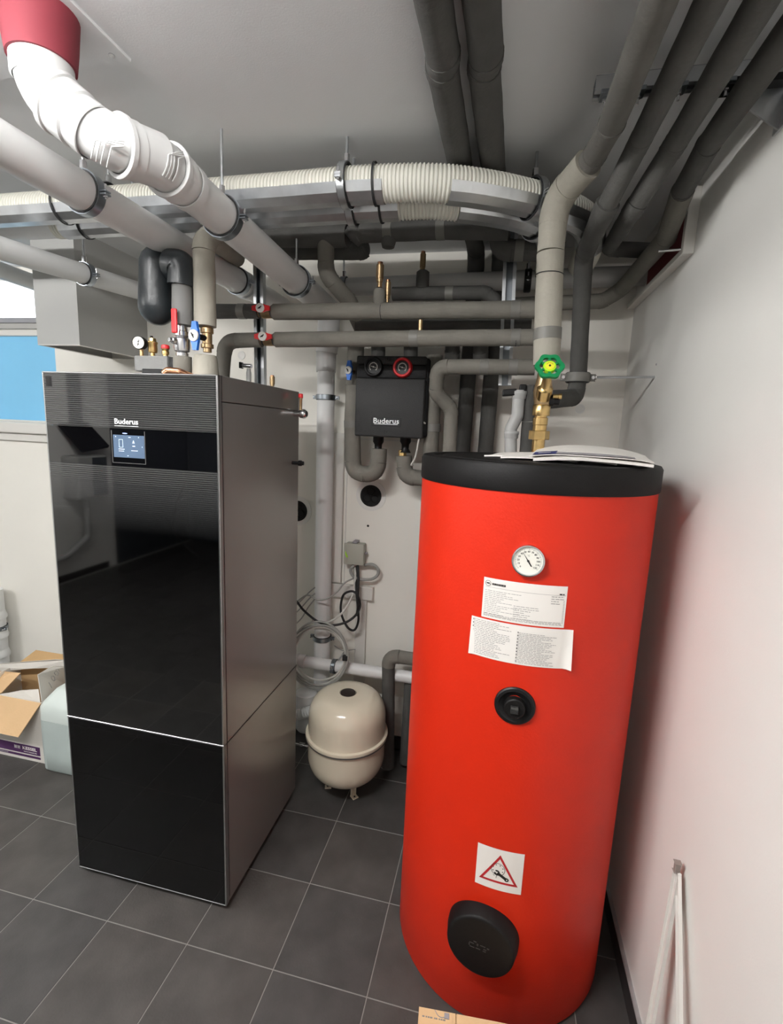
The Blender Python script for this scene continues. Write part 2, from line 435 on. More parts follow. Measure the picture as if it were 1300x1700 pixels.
# baseboards
bm = BM(); box(bm, (RX-.011, FY, 0), (RX, BY, .075), .0015, 1); struct('baseboard_right', bm, 'base')
bm = BM(); box(bm, (RX-.0125, FY, .075), (RX, BY, .079)); struct('trim_2', bm, 'zinc')
bm = BM(); box(bm, (LX, BY-.011, 0), (RX-.011, BY, .07), .0015, 1); struct('baseboard_back', bm, 'base')
bm = BM(); box(bm, (LX, FY, 0), (LX+.011, BY-.011, .07)); struct('baseboard_left', bm, 'base')

# panel joints and cable trunking on the back wall
bm = BM(); box(bm, (-.790, BY-.022, .872), (-.738, BY, 1.625), .002, 1); struct('trim_3', bm, 'trim_white')
bm = BM(); box(bm, (-.800, BY-.030, .800), (-.567, BY, .868), .003, 1); struct('trim_4', bm, 'trim_white')
bm = BM(); box(bm, (-.655, BY-.020, .25), (-.600, BY, .800), .002, 1); struct('trim_5', bm, 'trim_white')
bm = BM(); box(bm, (-.728, BY-.006, 1.597), (-.30, BY, 1.602)); box(bm, (-.729, BY-.006, .868), (-.724, BY, 1.597)); struct('trim_6', bm, 'wall')
for k, (px, py) in enumerate([(401, 590), (963, 679)]):
    c = at(px, py, y=BY); bm = BM(); lathe(bm, [(0, .021), (.0025, .0205), (.003, .016), (.0025, .015), (.0028, .001)], c, (0, -1, 0), 24)
    tag(obj('anchor_cap', bm, 'wall', None, True), ['round painted cap flush on the back wall left of the white downpipe', 'round painted cap flush on the back wall right of the brass valve'][k], 'cap')

# round wall openings with black conduits
def wall_hole(px, py, r, label):
    c = at(px, py, y=BY-.002); t = thing('wall_outlet', label, 'wall opening', c)
    bm = BM(); ring(bm, c, (0, 1, 0), r, r*1.45, .003); obj('plaster_ring', bm, 'wall', t, True)
    bm = BM(); lathe(bm, [(-.003, r), (-.0025, r*.97), (-.0022, .001)], c, (0, 1, 0), 28); obj('hollow_bottom', bm, 'dark_hole', t, True)
    bm = BM(); ring(bm, c-V((0, .003, 0)), (0, 1, 0), r*.93, r*1.02, .006); obj('rim', bm, 'black', t, True)
    for a in (215, 325, 90):
        p = c + V((math.cos(math.radians(a))*r*.45, -.002, math.sin(math.radians(a))*r*.45))
        bm = BM(); ring(bm, p-V((0, .003, 0)), (0, 1, 0), r*.30, r*.38, .006); obj('conduit_end', bm, 'black_satin', t, True)
wall_hole(616, 823, .052, 'round black wall opening with three conduit ends below the charcoal pump box')
wall_hole(494, 848, .052, 'round black wall opening half hidden behind the boiler side panel')

# ================================================================== BOILER CABINET
X0, X1, Y0, Y1, ZB, ZT = -1.3925, -.7925, 1.278, 1.852, .022, 1.782
cab = thing('boiler_cabinet', 'tall floor-standing boiler cabinet with black glass front and silver grey side', 'boiler', (-1.0925, 1.565, 0))
bm = BM(); box(bm, (X0+.01, Y0+.012, ZB), (X1-.001, Y1, ZT-.075), .003, 2); obj('body', bm, 'side', cab)
bm = BM(); box(bm, (X0+.01, Y0+.012, ZT-.073), (X1-.001, Y1, ZT), .003, 2); obj('top_cover', bm, 'side', cab)
bm = BM(); box(bm, (X0+.04, Y0+.06, .002), (X1-.03, Y1-.03, ZB), 0); obj('plinth', bm, 'black', cab)
for sx in (X0+.06, X1-.05):
    for sy in (Y0+.10, Y1-.08):
        bm = BM(); lathe(bm, [(0, .02), (.02, .018)], (sx, sy, 0), (0, 0, 1), 16); obj('foot', bm, 'black', cab)
ZS = .626  # split between the two doors
SEAM = .004
# front frame: the silver edge round both glass doors
bm = BM()
box(bm, (X1-.006, Y0-.004, ZB), (X1, Y0+.013, ZT), .001, 1); box(bm, (X0, Y0-.004, ZB), (X0+.004, Y0+.013, ZT), .001, 1)
box(bm, (X0, Y0-.004, ZT-.004), (X1, Y0+.013, ZT), .001, 1); box(bm, (X0, Y0-.004, ZB), (X1, Y0+.013, ZB+.004), .001, 1)
box(bm, (X0, Y0-.005, ZS-.004), (X1, Y0+.013, ZS+.002), .001, 1)
obj('silver_edge_trim', bm, 'frame', cab)
bm = BM(); box(bm, (X1-.0005, Y0+.012, ZS-.004), (X1+.0004, Y1, ZS-.001)); obj('panel_joint', bm, 'black', cab)
bm = BM(); box(bm, (X1-.0005, Y0+.016, ZB+.02), (X1+.0004, Y0+.018, ZT)); obj('panel_joint', bm, 'black', cab)
# lined print on the upper glass: fine grey lines that thin out downwards
g = bpy.data.materials.new('lined_black_glass'); g.use_nodes = True; nt = g.node_tree; pb = nt.nodes['Principled BSDF']
pb.inputs['Roughness'].default_value = .04; pb.inputs['IOR'].default_value = 2.0
geo = nt.nodes.new('ShaderNodeNewGeometry'); sep = nt.nodes.new('ShaderNodeSeparateXYZ'); nt.links.new(geo.outputs['Position'], sep.inputs[0])
mul = nt.nodes.new('ShaderNodeMath'); mul.operation = 'MULTIPLY'; mul.inputs[1].default_value = 1/.0062*2*PI; nt.links.new(sep.outputs['Z'], mul.inputs[0])
sn = nt.nodes.new('ShaderNodeMath'); sn.operation = 'SINE'; nt.links.new(mul.outputs[0], sn.inputs[0])
fd = nt.nodes.new('ShaderNodeMapRange'); fd.inputs[1].default_value = 1.30; fd.inputs[2].default_value = 1.50; fd.inputs[3].default_value = 0; fd.inputs[4].default_value = 1
nt.links.new(sep.outputs['Z'], fd.inputs[0])
ln = nt.nodes.new('ShaderNodeMapRange'); ln.inputs[1].default_value = -1; ln.inputs[2].default_value = 1; ln.inputs[3].default_value = .020; ln.inputs[4].default_value = .060
nt.links.new(sn.outputs[0], ln.inputs[0])
m2 = nt.nodes.new('ShaderNodeMath'); m2.operation = 'MULTIPLY'; nt.links.new(ln.outputs[0], m2.inputs[0]); nt.links.new(fd.outputs[0], m2.inputs[1])
cb_ = nt.nodes.new('ShaderNodeCombineColor'); 
for k in range(3): nt.links.new(m2.outputs[0], cb_.inputs[k])
nt.links.new(cb_.outputs[0], pb.inputs['Base Color'])
ZP0, ZP1 = 1.505, 1.620
bm = BM(); box(bm, (X0+.004, Y0-.003, ZP1), (X1-.006, Y0+.01, ZT-.004)); obj('upper_glass', bm, g, cab)
bm = BM(); box(bm, (X0+.004, Y0-.003, ZP0+.0005), (X1-.006, Y0+.01, ZP1-.0005)); cp = obj('control_strip', bm, 'glass_black', cab)
bm = BM(); box(bm, (X0+.004, Y0-.003, ZS+.002), (X1-.006, Y0+.01, ZP0)); obj('upper_glass_door', bm, g, cab)
bm = BM(); box(bm, (X0+.004, Y0-.003, ZB+.004), (X1-.006, Y0+.01, ZS-.004)); obj('lower_glass_door', bm, 'glass_lower', cab)
bm = BM(); box(bm, (X0+.012, Y0-.0035, ZT-.045), (X0+.034, Y0-.003, ZT-.014)); box(bm, (X0+.016, Y0-.004, ZT-.041), (X0+.030, Y0-.0034, ZT-.018)); obj('corner_bracket', bm, 'black_satin', cab)
R_, U_ = V((1, 0, 0)), V((0, 0, 1))
lg = text('Buderus', .0225, (-1.0995, Y0-.0035, 1.6395), R_, U_, 'letter', cab, sx=1.12, bold=.00025)
bm = BM(); box(bm, (-1.141, Y0-.0037, 1.6262), (-1.058, Y0-.0032, 1.6275)); obj('lettering_underline', bm, 'letter', cab)
# touch display
bm = BM(); xa, xb, za, zb = -1.154, -1.037, 1.5150, 1.6130
for p, q in (((xa, za), (xa+.0016, zb)), ((xb-.0016, za), (xb, zb)), ((xa, za), (xb, za+.0016))): box(bm, (p[0], Y0-.0042, p[1]), (q[0], Y0-.003, q[1]))
obj('display_bezel', bm, 'frame', cab)
bm = BM(); box(bm, (xa+.006, Y0-.0036, 1.5325), (xb-.003, Y0-.003, 1.6000)); ds = obj('touch_display', bm, 'screen', cab)
bm = BM(); yy = Y0-.0040
def fr(bm, x0, z0, x1, z1, w=.0011):
    for p, q in (((x0, z0), (x0+w, z1)), ((x1-w, z0), (x1, z1)), ((x0, z0), (x1, z0+w)), ((x0, z1-w), (x1, z1))): box(bm, (p[0], yy, p[1]), (q[0], yy+.0003, q[1]))
fr(bm, -1.128, 1.5625, -1.114, 1.5870)
for a in ((-1.130, 1.5565, -1.109, 1.5585), (-1.130, 1.5510, -1.111, 1.5525), (-1.086, 1.5535, -1.063, 1.5552), (-1.081, 1.5665, -1.072, 1.5695), (-1.081, 1.5765, -1.073, 1.5780), (-1.094, 1.5930, -1.086, 1.5945), (-1.100, 1.5375, -1.096, 1.5392), (-1.140, 1.5935, -1.137, 1.5955), (-1.060, 1.5935, -1.057, 1.5955), (-1.048, 1.5650, -1.0465, 1.5680)):
    box(bm, (a[0], yy, a[1]), (a[2], yy+.0003, a[3]))
poly(bm, [(-1.080, yy, 1.5790), (-1.0735, yy, 1.5790), (-1.0768, yy, 1.5865)])
obj('display_icons', bm, 'icon', ds)
bm = BM(); poly(bm, [(-1.106+.009*math.cos(a*PI/8), Y0-.0038, 1.6050+.0014*math.sin(a*PI/8)) for a in range(16)]); obj('status_light', bm, 'blue_led', cab)
# relief valve and cap poking out at the rear right side of the cabinet
c = at(503, 687, y=1.80); t = thing('relief_valve', 'small chrome relief valve with red cap on the rear right edge of the boiler', 'valve', c)
bm = BM(); lathe(bm, [(-.055, .012), (-.012, .012), (-.010, .0165), (.004, .0185), (.010, .0165), (.016, .011)], c, (1, -.1, 0), 22); obj('valve_body', bm, 'steel', t, True)
bm = BM(); lathe(bm, [(.010, .006), (.055, .006), (.058, .0075), (.062, .0075)], c-V((.010, 0, 0)), (0, 0, 1), 14); obj('stem', bm, 'brass_old', t, True)
bm = BM(); lathe(bm, [(.060, .009), (.074, .009), (.076, .006)], c-V((.010, 0, 0)), (0, 0, 1), 14); obj('red_cap', bm, 'red_plastic', t, True)
c = at(499, 769, y=1.79); bm = BM(); lathe(bm, [(-.035, .007), (-.008, .007), (-.007, .011), (.004, .011), (.006, .008), (.012, .008)], c, (1, 0, 0), 14)
tag(obj('drain_plug', bm, 'black', None, True), 'small black plug sticking out behind the boiler side panel', 'plug')
c = at(452, 634, y=1.72); air_vent('copper coloured vent standing on the rear right of the boiler top', (c.x, c.y, ZT), .048, .0095)

# ================================================================== RED TANK
TC, TR, TH = V((.102, 1.484, 0)), .326, 1.519
tank = thing('hot_water_tank', 'big red cylindrical hot water tank with black lid, dial and stickers', 'water tank', TC)
bm = BM(); lathe(bm, [(0.002, TR-.004), (.010, TR), (.4, TR), (.8, TR+.0008), (1.2, TR), (TH, TR), (TH+.001, TR-.02)], TC, (0, 0, 1), 128); obj('jacket', bm, 'red_tank', tank, True)
bm = BM(); lathe(bm, [(TH-.002, TR+.003), (TH+.001, TR+.004), (TH+.056, TR+.004), (TH+.064, TR-.001), (TH+.066, TR-.010), (TH+.0655, TR-.030), (TH+.060, TR-.034), (TH+.060, TR-.055), (TH+.066, TR-.060), (TH+.067, .12), (TH+.067, .01)], TC, (0, 0, 1), 128)
obj('black_lid', bm, 'black_satin', tank, True)
LIDZ = TH+.067
def cylp(th, z, off=0.0): return TC + V(((TR+off)*math.cos(th), (TR+off)*math.sin(th), z))
def wrap_grid(bm, t0, t1, z0, z1, off, nx=14, nz=2, curl=None):
    G = []
    for i in range(nx+1):
        col = []
        for j in range(nz+1):
            u, w = i/nx, j/nz; o_ = off + (curl(u, w) if curl else 0)
            col.append(bm.verts.new(cylp(t0+(t1-t0)*u, z0+(z1-z0)*w, o_)))
        G.append(col)
    for i in range(nx):
        for j in range(nz): bm.faces.new((G[i][j], G[i+1][j], G[i+1][j+1], G[i][j+1]))
def text_lines(bm, t0, t1, z0, z1, rows, off, wmin=.3, wmax=1.0, hh=.35, gap=.25):
    dz = (z1-z0)/rows
    for k in range(rows):
        z = z1-(k+.5)*dz; end = t0+(t1-t0)*random.uniform(wmin, wmax); t = t0
        while t < end:
            w = random.uniform(.010, .035)
            wrap_grid(bm, t, min(t+w, t1), z-dz*hh/2, z+dz*hh/2, off, 1, 1); t += w+random.uniform(.003, .007)
# upper sheet
bm = BM(); wrap_grid(bm, -1.9355, -1.3305, 1.2005, 1.3030, .0009, 18, 2); up_l = obj('upper_paper_label', bm, 'paper', tank, label='white rating label with fine print and a round mark')
bm = BM(); o_ = .0013
text_lines(bm, -1.92, -1.62, 1.2065, 1.2740, 15, o_, .25, 1.0, .22)
text_lines(bm, -1.70, -1.50, 1.2100, 1.2460, 7, o_, .2, .9, .22)
text_lines(bm, -1.44, -1.35, 1.2560, 1.2790, 4, o_, .6, 1.0, .25)
text_lines(bm, -1.92, -1.35, 1.2050, 1.2135, 3, o_, .95, 1.0, .35)
wrap_grid(bm, -1.92, -1.34, 1.2800, 1.2806, o_, 12, 1)
for k in range(16): wrap_grid(bm, -1.352, -1.342, 1.212+k*.0036, 1.2130+k*.0036, o_, 1, 1)
obj('printed_lines', bm, 'print', up_l)
bm = BM()
for k in range(20):
    a0, a1 = 2*PI*k/20, 2*PI*(k+1)/20
    q = []
    for (aa, rr) in ((a0, .0072), (a1, .0072), (a1, .0062), (a0, .0062)): q.append(cylp(-1.900+rr*math.cos(aa)/TR, 1.2895+rr*math.sin(aa), .0014))
    poly(bm, q)
wrap_grid(bm, -1.912, -1.888, 1.2880, 1.2910, .0014, 1, 1)
t_ = -1.868
for w in (.008, .006, .010, .008, .007, .009, .007, .009, .006, .010):
    wrap_grid(bm, t_, t_+w, 1.2865, 1.2915, .0014, 1, 1); t_ += w+.0022
wrap_grid(bm, -1.385, -1.365, 1.2815, 1.2845, .0014, 1, 1); wrap_grid(bm, -1.360, -1.350, 1.2815, 1.2845, .0014, 1, 1)
obj('printed_mark', bm, 'inkblack', up_l)
# lower sheet, its right edge and lower corners lifting
curl = lambda u, w: .010*max(0, (u-.93)/.07)**2*(1.3-w) + .005*max(0, (.05-u)/.05)*(1-w)
bm = BM(); wrap_grid(bm, -2.0135, -1.2600, 1.0965, 1.1965, .0010, 30, 4, curl); lo_l = obj('lower_paper_label', bm, 'paper', tank, True, label='second white paper label with two text columns and a lifting corner')
bm = BM(); text_lines(bm, -1.995, -1.70, 1.1010, 1.1930, 21, .0016, .55, .98, .26); text_lines(bm, -1.655, -1.375, 1.1000, 1.1800, 21, .0016, .6, 1.0, .26)
obj('printed_lines', bm, 'print', lo_l)
bm = BM()
for k in range(10): 
    z = 1.1900-k*.0092; wrap_grid(bm, -1.998, -1.990, z-.0012, z+.0012, .0018, 1, 1)
    z = 1.1790-k*.0082; wrap_grid(bm, -1.655, -1.647, z-.0012, z+.0012, .0018, 1, 1)
obj('printed_bullets', bm, 'inkblack', lo_l)
# thermometer
th = -1.6261; nrm = V((math.cos(th), math.sin(th), 0)); tg = V((-math.sin(th), math.cos(th), 0)); c = cylp(th, 1.3599)
th_ = tg if tg.x > 0 else -tg
bm = BM(); lathe(bm, [(-.004, .0372), (.010, .0382), (.0125, .0375), (.0130, .0350), (.0110, .0335), (.0085, .0333)], c, nrm, 48, caps=False); tm_ = obj('thermometer_case', bm, 'steel', tank, True)
bm = BM(); lathe(bm, [(.004, .0338), (.0088, .0338)], c, nrm, 40); obj('dial_face', bm, 'dial', tm_)
bm = BM(); dc = c+nrm*.0092
for k in range(61):
    a = math.radians(222-264*k/60); L1 = .0300; L0 = .0270 if k % 5 == 0 else .0285
    d = th_*math.cos(a)+V((0, 0, 1))*math.sin(a); e = nrm.cross(d)
    obox(bm, dc+d*((L0+L1)/2), d, e, nrm, (L1-L0)/2, .00022 if k % 5 else .0003, .0001)
obj('dial_scale', bm, 'inkblack', tm_)
for k in range(13):
    a = math.radians(222-264*k/12); d = th_*math.cos(a)+V((0, 0, 1))*math.sin(a)
    text(str(k*10), .0058, dc+d*.0225, th_, (0, 0, 1), 'inkblack', tm_, 'dial_number', .00005, bold=.00012)
text('°C', .0055, dc+V((0, 0, .0125)), th_, (0, 0, 1), 'inkblack', tm_, 'dial_unit', .00005)
a = math.radians(124); d = th_*math.cos(a)+V((0, 0, 1))*math.sin(a); e = nrm.cross(d); nc = dc+nrm*.001
bm = BM(); poly(bm, [nc+d*.0245+e*.0002, nc+d*.0245-e*.0002, nc+d*.002-e*.0010, nc-d*.004-e*.0016, nc-d*.0150-e*.0013, nc-d*.0150+e*.0013, nc-d*.004+e*.0016, nc+d*.002+e*.0010], nrm*.0006)
obj('needle', bm, 'inkblack', tm_)
bm = BM(); lathe(bm, [(.001, .0028), (.0024, .0024)], dc, nrm, 14); obj('needle_hub', bm, 'inkblack', tm_, True)
# round black plug
th = -1.6281; nrm = V((math.cos(th), math.sin(th), 0)); tg = V((-math.sin(th), math.cos(th), 0)); tg = tg if tg.x > 0 else -tg; c = cylp(th, .9870, -.004)
bm = BM(); lathe(bm, [(0, .0500), (.007, .0495), (.010, .0465), (.0105, .040), (.006, .034), (.004, .026)], c, nrm, 48, caps=False); pg = obj('plug_rosette', bm, 'black', tank, True)
bm = BM(); lathe(bm, [(.002, .0262), (.020, .0255), (.0225, .023), (.0225, .001)], c, nrm, 40); obj('plug_cap', bm, 'black_satin', pg, True)
bm = BM(); obox(bm, c+nrm*.025, tg, (0, 0, 1), nrm, .0095, .0095, .0035, .001); obj('square_drive', bm, 'epp', pg)
bm = BM(); obox(bm, c+nrm*.0290+V((0, 0, .0055)), tg, (0, 0, 1), nrm, .0085, .0025, .0006); obj('drive_mark', bm, mat('worn_grey', (.07, .07, .065), .6), pg)
# warning sticker
bm = BM(); wrap_grid(bm, -1.818, -1.447, .4525, .5755, .0010, 12, 2); st = obj('warning_sticker', bm, 'paper', tank, label='white square sticker with red triangle and wrench symbol')
SC = (-1.6325, .5140)
def sp(u, w, off=.0014): return cylp(SC[0]+u/TR, SC[1]+w, off)
def strip(bm, a, b, w, off=.0014, n=8):
    a, b = V((a[0], a[1], 0)), V((b[0], b[1], 0)); d = (b-a).normalized(); e = V((-d.y, d.x, 0))
    for k in range(n):
        p, q = a+(b-a)*(k/n), a+(b-a)*((k+1)/n)
        poly(bm, [sp(*(x.xy), off) for x in (p-e*w/2, q-e*w/2, q+e*w/2, p+e*w/2)])
bm = BM(); A_, B_, C_ = (0, .046), (.0505, -.040), (-.0505, -.040)
def tri_ring(bm, o3, i3, n=10):
    for k in range(3):
        a, b, c_, d_ = o3[k], o3[(k+1) % 3], i3[(k+1) % 3], i3[k]
        for s in range(n):
            f = lambda p, q, t: (p[0]+(q[0]-p[0])*t, p[1]+(q[1]-p[1])*t)
            poly(bm, [sp(*f(a, b, s/n)), sp(*f(a, b, (s+1)/n)), sp(*f(d_, c_, (s+1)/n)), sp(*f(d_, c_, s/n))])
tri_ring(bm, [A_, B_, C_], [(0, .034), (.0400, -.0338), (-.0400, -.0338)]); obj('red_triangle', bm, 'signred', st)
bm = BM(); cc = (-.0035, .0015)
for k in range(28):
    a0, a1 = 2*PI*k/28, 2*PI*(k+1)/28
    poly(bm, [sp(cc[0]+r*math.cos(a), cc[1]+r*math.sin(a)) for a, r in ((a0, .0185), (a1, .0185), (a1, .0172), (a0, .0172))])
for k in range(8):
    a = 2*PI*(k+.5)/8; poly(bm, [sp(cc[0]+.0135*math.cos(a)+.0016*math.cos(q*PI/4), cc[1]+.0135*math.sin(a)+.0016*math.sin(q*PI/4)) for q in range(8)])
strip(bm, (-.004, -.009), (.020, -.0235), .0080, .0016)
for cx_, cy_, r in ((-.0055, -.0085, .0078), (.0205, -.0238, .0058)):
    for k in range(14):
        if cx_ < 0 and k in (5, 6): continue
        a0, a1 = 2*PI*k/14, 2*PI*(k+1)/14
        poly(bm, [sp(cx_+q*math.cos(a), cy_+q*math.sin(a), .0016) for a, q in ((a0, r), (a1, r), (a1, r*.42), (a0, r*.42))])
strip(bm, (-.0055, -.016), (-.0065, -.026), .0012); strip(bm, (-.0150, -.0165), (-.0110, -.0195), .0012)
obj('flange_and_wrench_symbol', bm, 'inkblack', st)
# big round flange cover near the floor
th = -1.722; nrm = V((math.cos(th), math.sin(th), 0)); tg = V((-math.sin(th), math.cos(th), 0)); tg = tg if tg.x > 0 else -tg; c = cylp(th, .300, -.02)
bm = BM(); lathe(bm, [(0, .097), (.022, .0965), (.052, .0905), (.0565, .0885), (.0585, .085), (.0590, .080), (.0585, .001)], c, nrm, 64); fc = obj('flange_cover', bm, 'black_satin', tank, True)
bm = BM()
for (u, w, l, h) in ((-.022, .006, .006, .002), (-.013, .013, .004, .002), (-.006, .006, .002, .006), (-.020, -.006, .006, .0015), (-.004, -.005, .006, .002), (.008, .008, .007, .002), (.014, .000, .004, .002), (.013, -.006, .004, .0015), (.022, .006, .003, .003), (-.028, .0, .0015, .006)):
    obox(bm, c+nrm*.0592+tg*u+V((0, 0, w)), tg, (0, 0, 1), nrm, l, h*.5, .0006)
obj('embossed_mark', bm, mat('emboss_grey', (.035, .034, .033), .45), fc)

# papers lying on the lid
def szf(lift, arch, seed): return lambda u, w: lift + arch*(.25+.75*w)*math.sin(PI*min(1, max(0, .12+u*.80)))**.6 + .004*math.sin(PI*min(1, max(0, u))) + .0012*(1+math.sin(u*9+seed)*math.cos(w*6+seed))
def sheet(name, label, c, ang, w, h, zf, m='paper', r0=(0, 1, 0, 1), th=.0012, parent=None, taper=0):
    bm = BM(); G = []; nx, ny = 14, 8; ca, sa = math.cos(ang), math.sin(ang)
    for i in range(nx+1):
        r_ = []
        for j in range(ny+1):
            fu, fw = r0[0]+(r0[1]-r0[0])*i/nx, r0[2]+(r0[3]-r0[2])*j/ny
            u, w_ = (fu-.5)*w, (fw-.5)*h*(1-taper*fu)
            r_.append(bm.verts.new(V((c[0]+u*ca-w_*sa, c[1]+u*sa+w_*ca, zf(fu, fw)))))
        G.append(r_)
    for i in range(nx):
        for j in range(ny): bm.faces.new((G[i][j], G[i+1][j], G[i+1][j+1], G[i][j+1]))
    bmesh.ops.recalc_face_normals(bm, faces=bm.faces[:])
    if th: bmesh.ops.solidify(bm, geom=bm.faces[:], thickness=th)
    if parent is not None: return obj(name, bm, m, parent, True)
    return tag(obj(name, bm, m, None, True), label, 'paper', 'papers on the tank lid')
sheet('paper_sheet', 'crumpled bottom sheet of the papers on the red tank, sticking out left', (.100, 1.44), -.30, .25, .16, szf(LIDZ+.001, .009, 1), th=.004)
sheet('paper_sheet', 'thin white sheet in the paper pile just left of the booklet with the blue patch', (.150, 1.37), -.12, .28, .15, szf(LIDZ+.002, .012, 4), th=.004)
sheet('paper_booklet', 'white booklet in the middle of the paper stack on the red tank', (.225, 1.345), -.10, .27, .20, szf(LIDZ+.003, .026, 2), th=.006)
zt = szf(LIDZ+.008, .030, 3); TC_ = (.228, 1.36)
pt_ = sheet('manual_booklet', 'topmost booklet on the red tank with a dark blue cover patch', TC_, -.16, .28, .21, zt)
zt2 = lambda u, w: zt(u, w)+.0016
sheet('blue_cover_patch', '', TC_, -.16, .28, .21, zt2, 'navy', (.02, .22, .03, .40), 0, pt_)
sheet('grey_cover_patch', '', TC_, -.16, .28, .21, zt2, 'greyprint', (.22, .86, .03, .20), 0, pt_)
zt3 = lambda u, w: zt(u, w)+.0022
sheet('cover_title_bar', '', TC_, -.16, .28, .21, zt3, 'paper', (.06, .17, .16, .22), 0, pt_)

# ================================================================== EXPANSION VESSEL (cream)
VC = V((-.586, 1.95, 0)); VR = .176
ves = thing('expansion_vessel', 'cream enamelled round expansion vessel on small feet behind the boiler', 'expansion vessel', VC)
bm = BM(); prof = []
for k in range(11): a = PI/2*k/10; prof.append((.068+.12*(1-math.cos(a)), .02+(VR-.02)*math.sin(a)**.62))
prof += [(.275, VR), (.280, VR)]
lathe(bm, prof, VC, (0, 0, 1), 64); obj('lower_shell', bm, 'cream', ves, True)
bm = BM(); prof = [(.288, VR), (.37, VR-.002)]
for k in range(1, 11): a = PI/2*k/10; prof.append((.37+.105*math.sin(a), .038+(VR-.040)*math.cos(a)**.58 if k < 10 else .038))
prof += [(.468, .036), (.464, .034)]
lathe(bm, prof, VC, (0, 0, 1), 64); obj('upper_shell', bm, 'cream', ves, True)
bm = BM(); lathe(bm, [(.458, .0335), (.4755, .0335), (.4770, .031), (.4765, .001)], VC, (0, 0, 1), 32); obj('valve_recess_cap', bm, mat('brown_black', (.018, .010, .008), .5), ves, True)
bm = BM(); lathe(bm, [(.276, VR), (.279, VR+.010), (.286, VR+.012), (.293, VR+.010), (.296, VR)], VC, (0, 0, 1), 64, caps=False); obj('clamp_rim', bm, 'cream', ves, True)
bm = BM(); lathe(bm, [(.2715, VR), (.2725, VR+.010), (.2785, VR+.0105), (.2787, VR)], VC, (0, 0, 1), 64, caps=False); obj('rim_gasket', bm, mat('gasket_grey', (.10, .10, .095), .5), ves, True)
for a in (-42, 78, 198):
    d = V((math.cos(math.radians(a)), math.sin(math.radians(a)), 0)); e = d.cross(V((0, 0, 1)))
    bm = BM(); obox(bm, VC+d*.068+V((0, 0, .045)), d, e, (0, 0, 1), .002, .011, .045, .0008)
    obox(bm, VC+d*.080+V((0, 0, .002)), d, e, (0, 0, 1), .014, .013, .002, .0008)
    for s in (-1, 1): obox(bm, VC+d*.072+e*s*.010+V((0, 0, .044)), d, e, (0, 0, 1), .005, .0012, .043)
    f = obj('foot', bm, 'cream', ves)
    bm = BM(); lathe(bm, [(.0038, .0045), (.0045, .0045)], VC+d*.082, (0, 0, 1), 12); obj('screw_hole', bm, 'inkblack', f)
# hose connection on the left flank
c = at(505, 1238, y=1.93); t = thing('drain_hose_valve', 'small dark tap on the floor left of the cream vessel', 'tap', c)
bm = BM(); tube(bm, [c-V((.06, 0, 0)), c+V((.035, 0, 0))], .006, 10); obj('tap_body', bm, 'steel', t, True)
bm = BM(); obox(bm, c+V((-.01, 0, .010)), (1, 0, 0), (0, 1, 0), (0, 0, 1), .014, .004, .003, .001); lathe(bm, [(-.007, .010), (.007, .010)], c-V((.012, 0, 0)), (1, 0, 0), 8); obj('tap_lever', bm, 'steel', t)

# ================================================================== WHITE DRAIN PIPES
# A: big bend from the ceiling, then straight back to the downpipe
AR = .051
def P_A(y): return V((-.80, y, 2.222 - (y-1.067)*.046))
da = (P_A(2)-P_A(1)).normalized()
drA = thing('drain_pipe', 'thick white drain pipe bending down from the red ceiling collar and running back', 'pipe', P_A(1.2))
top = at(62, 40, z=2.40); k1 = at(72, 128, x=-.885); k2 = at(170, 232, x=-.84); k3 = P_A(1.045)
k1 = V((top.x, top.y+.005, 2.285)); 
pathA = [top+V((0, 0, .03)), k1, V(((k1.x+k2.x)/2-.0, (k1.y+k2.y)/2, (k1.z+k2.z)/2)), k2, k3, P_A(1.30)]
bm = BM(); tube(bm, smooth_path([top+V((0, 0, .03)), k1, k2, P_A(1.06), P_A(1.12)], .09, 10), AR, 36); obj('bend_pipe', bm, 'pvc', drA, True)
def socket(t, c, d, r, L=.05, m='pvc', lip=True):
    bm = BM(); lathe(bm, [(-L/2, r*1.0), (-L/2+.004, r*1.08), (L/2-.014, r*1.08), (L/2-.012, r*1.15), (L/2-.002, r*1.16), (L/2, r*1.10), (L/2, r)], c, d, 36, caps=False)
    return obj('pipe_socket', bm, m, t, True)
socket(drA, k1-V((0, 0, -.045)), (0, 0, 1), AR, .06)
d1 = (k2-k1).normalized(); socket(drA, k1+d1*.055, -d1, AR, .055); 
bm = BM(); lathe(bm, [(-.012, AR*1.0), (-.010, AR*1.035), (.010, AR*1.035), (.012, AR)], k1+d1*.105, d1, 36, caps=False); obj('raised_band', bm, 'pvc', drA, True)
d2 = (P_A(1.06)-k2).normalized()
socket(drA, k2+d2*.050, -d2, AR*1.02, .04)
bm = BM(); lathe(bm, [(-.03, AR*1.07), (.03, AR*1.07), (.032, AR)], k2+d2*.095, d2, 36, caps=False); obj('raised_band', bm, 'pvc', drA, True)
socket(drA, P_A(1.115), -da, AR*1.03, .05)
bm = BM(); lathe(bm, [(-.010, AR*1.0), (-.009, AR*1.06), (.012, AR*1.06), (.014, AR)], P_A(1.165), da, 36, caps=False); obj('raised_band', bm, 'pvc', drA, True)
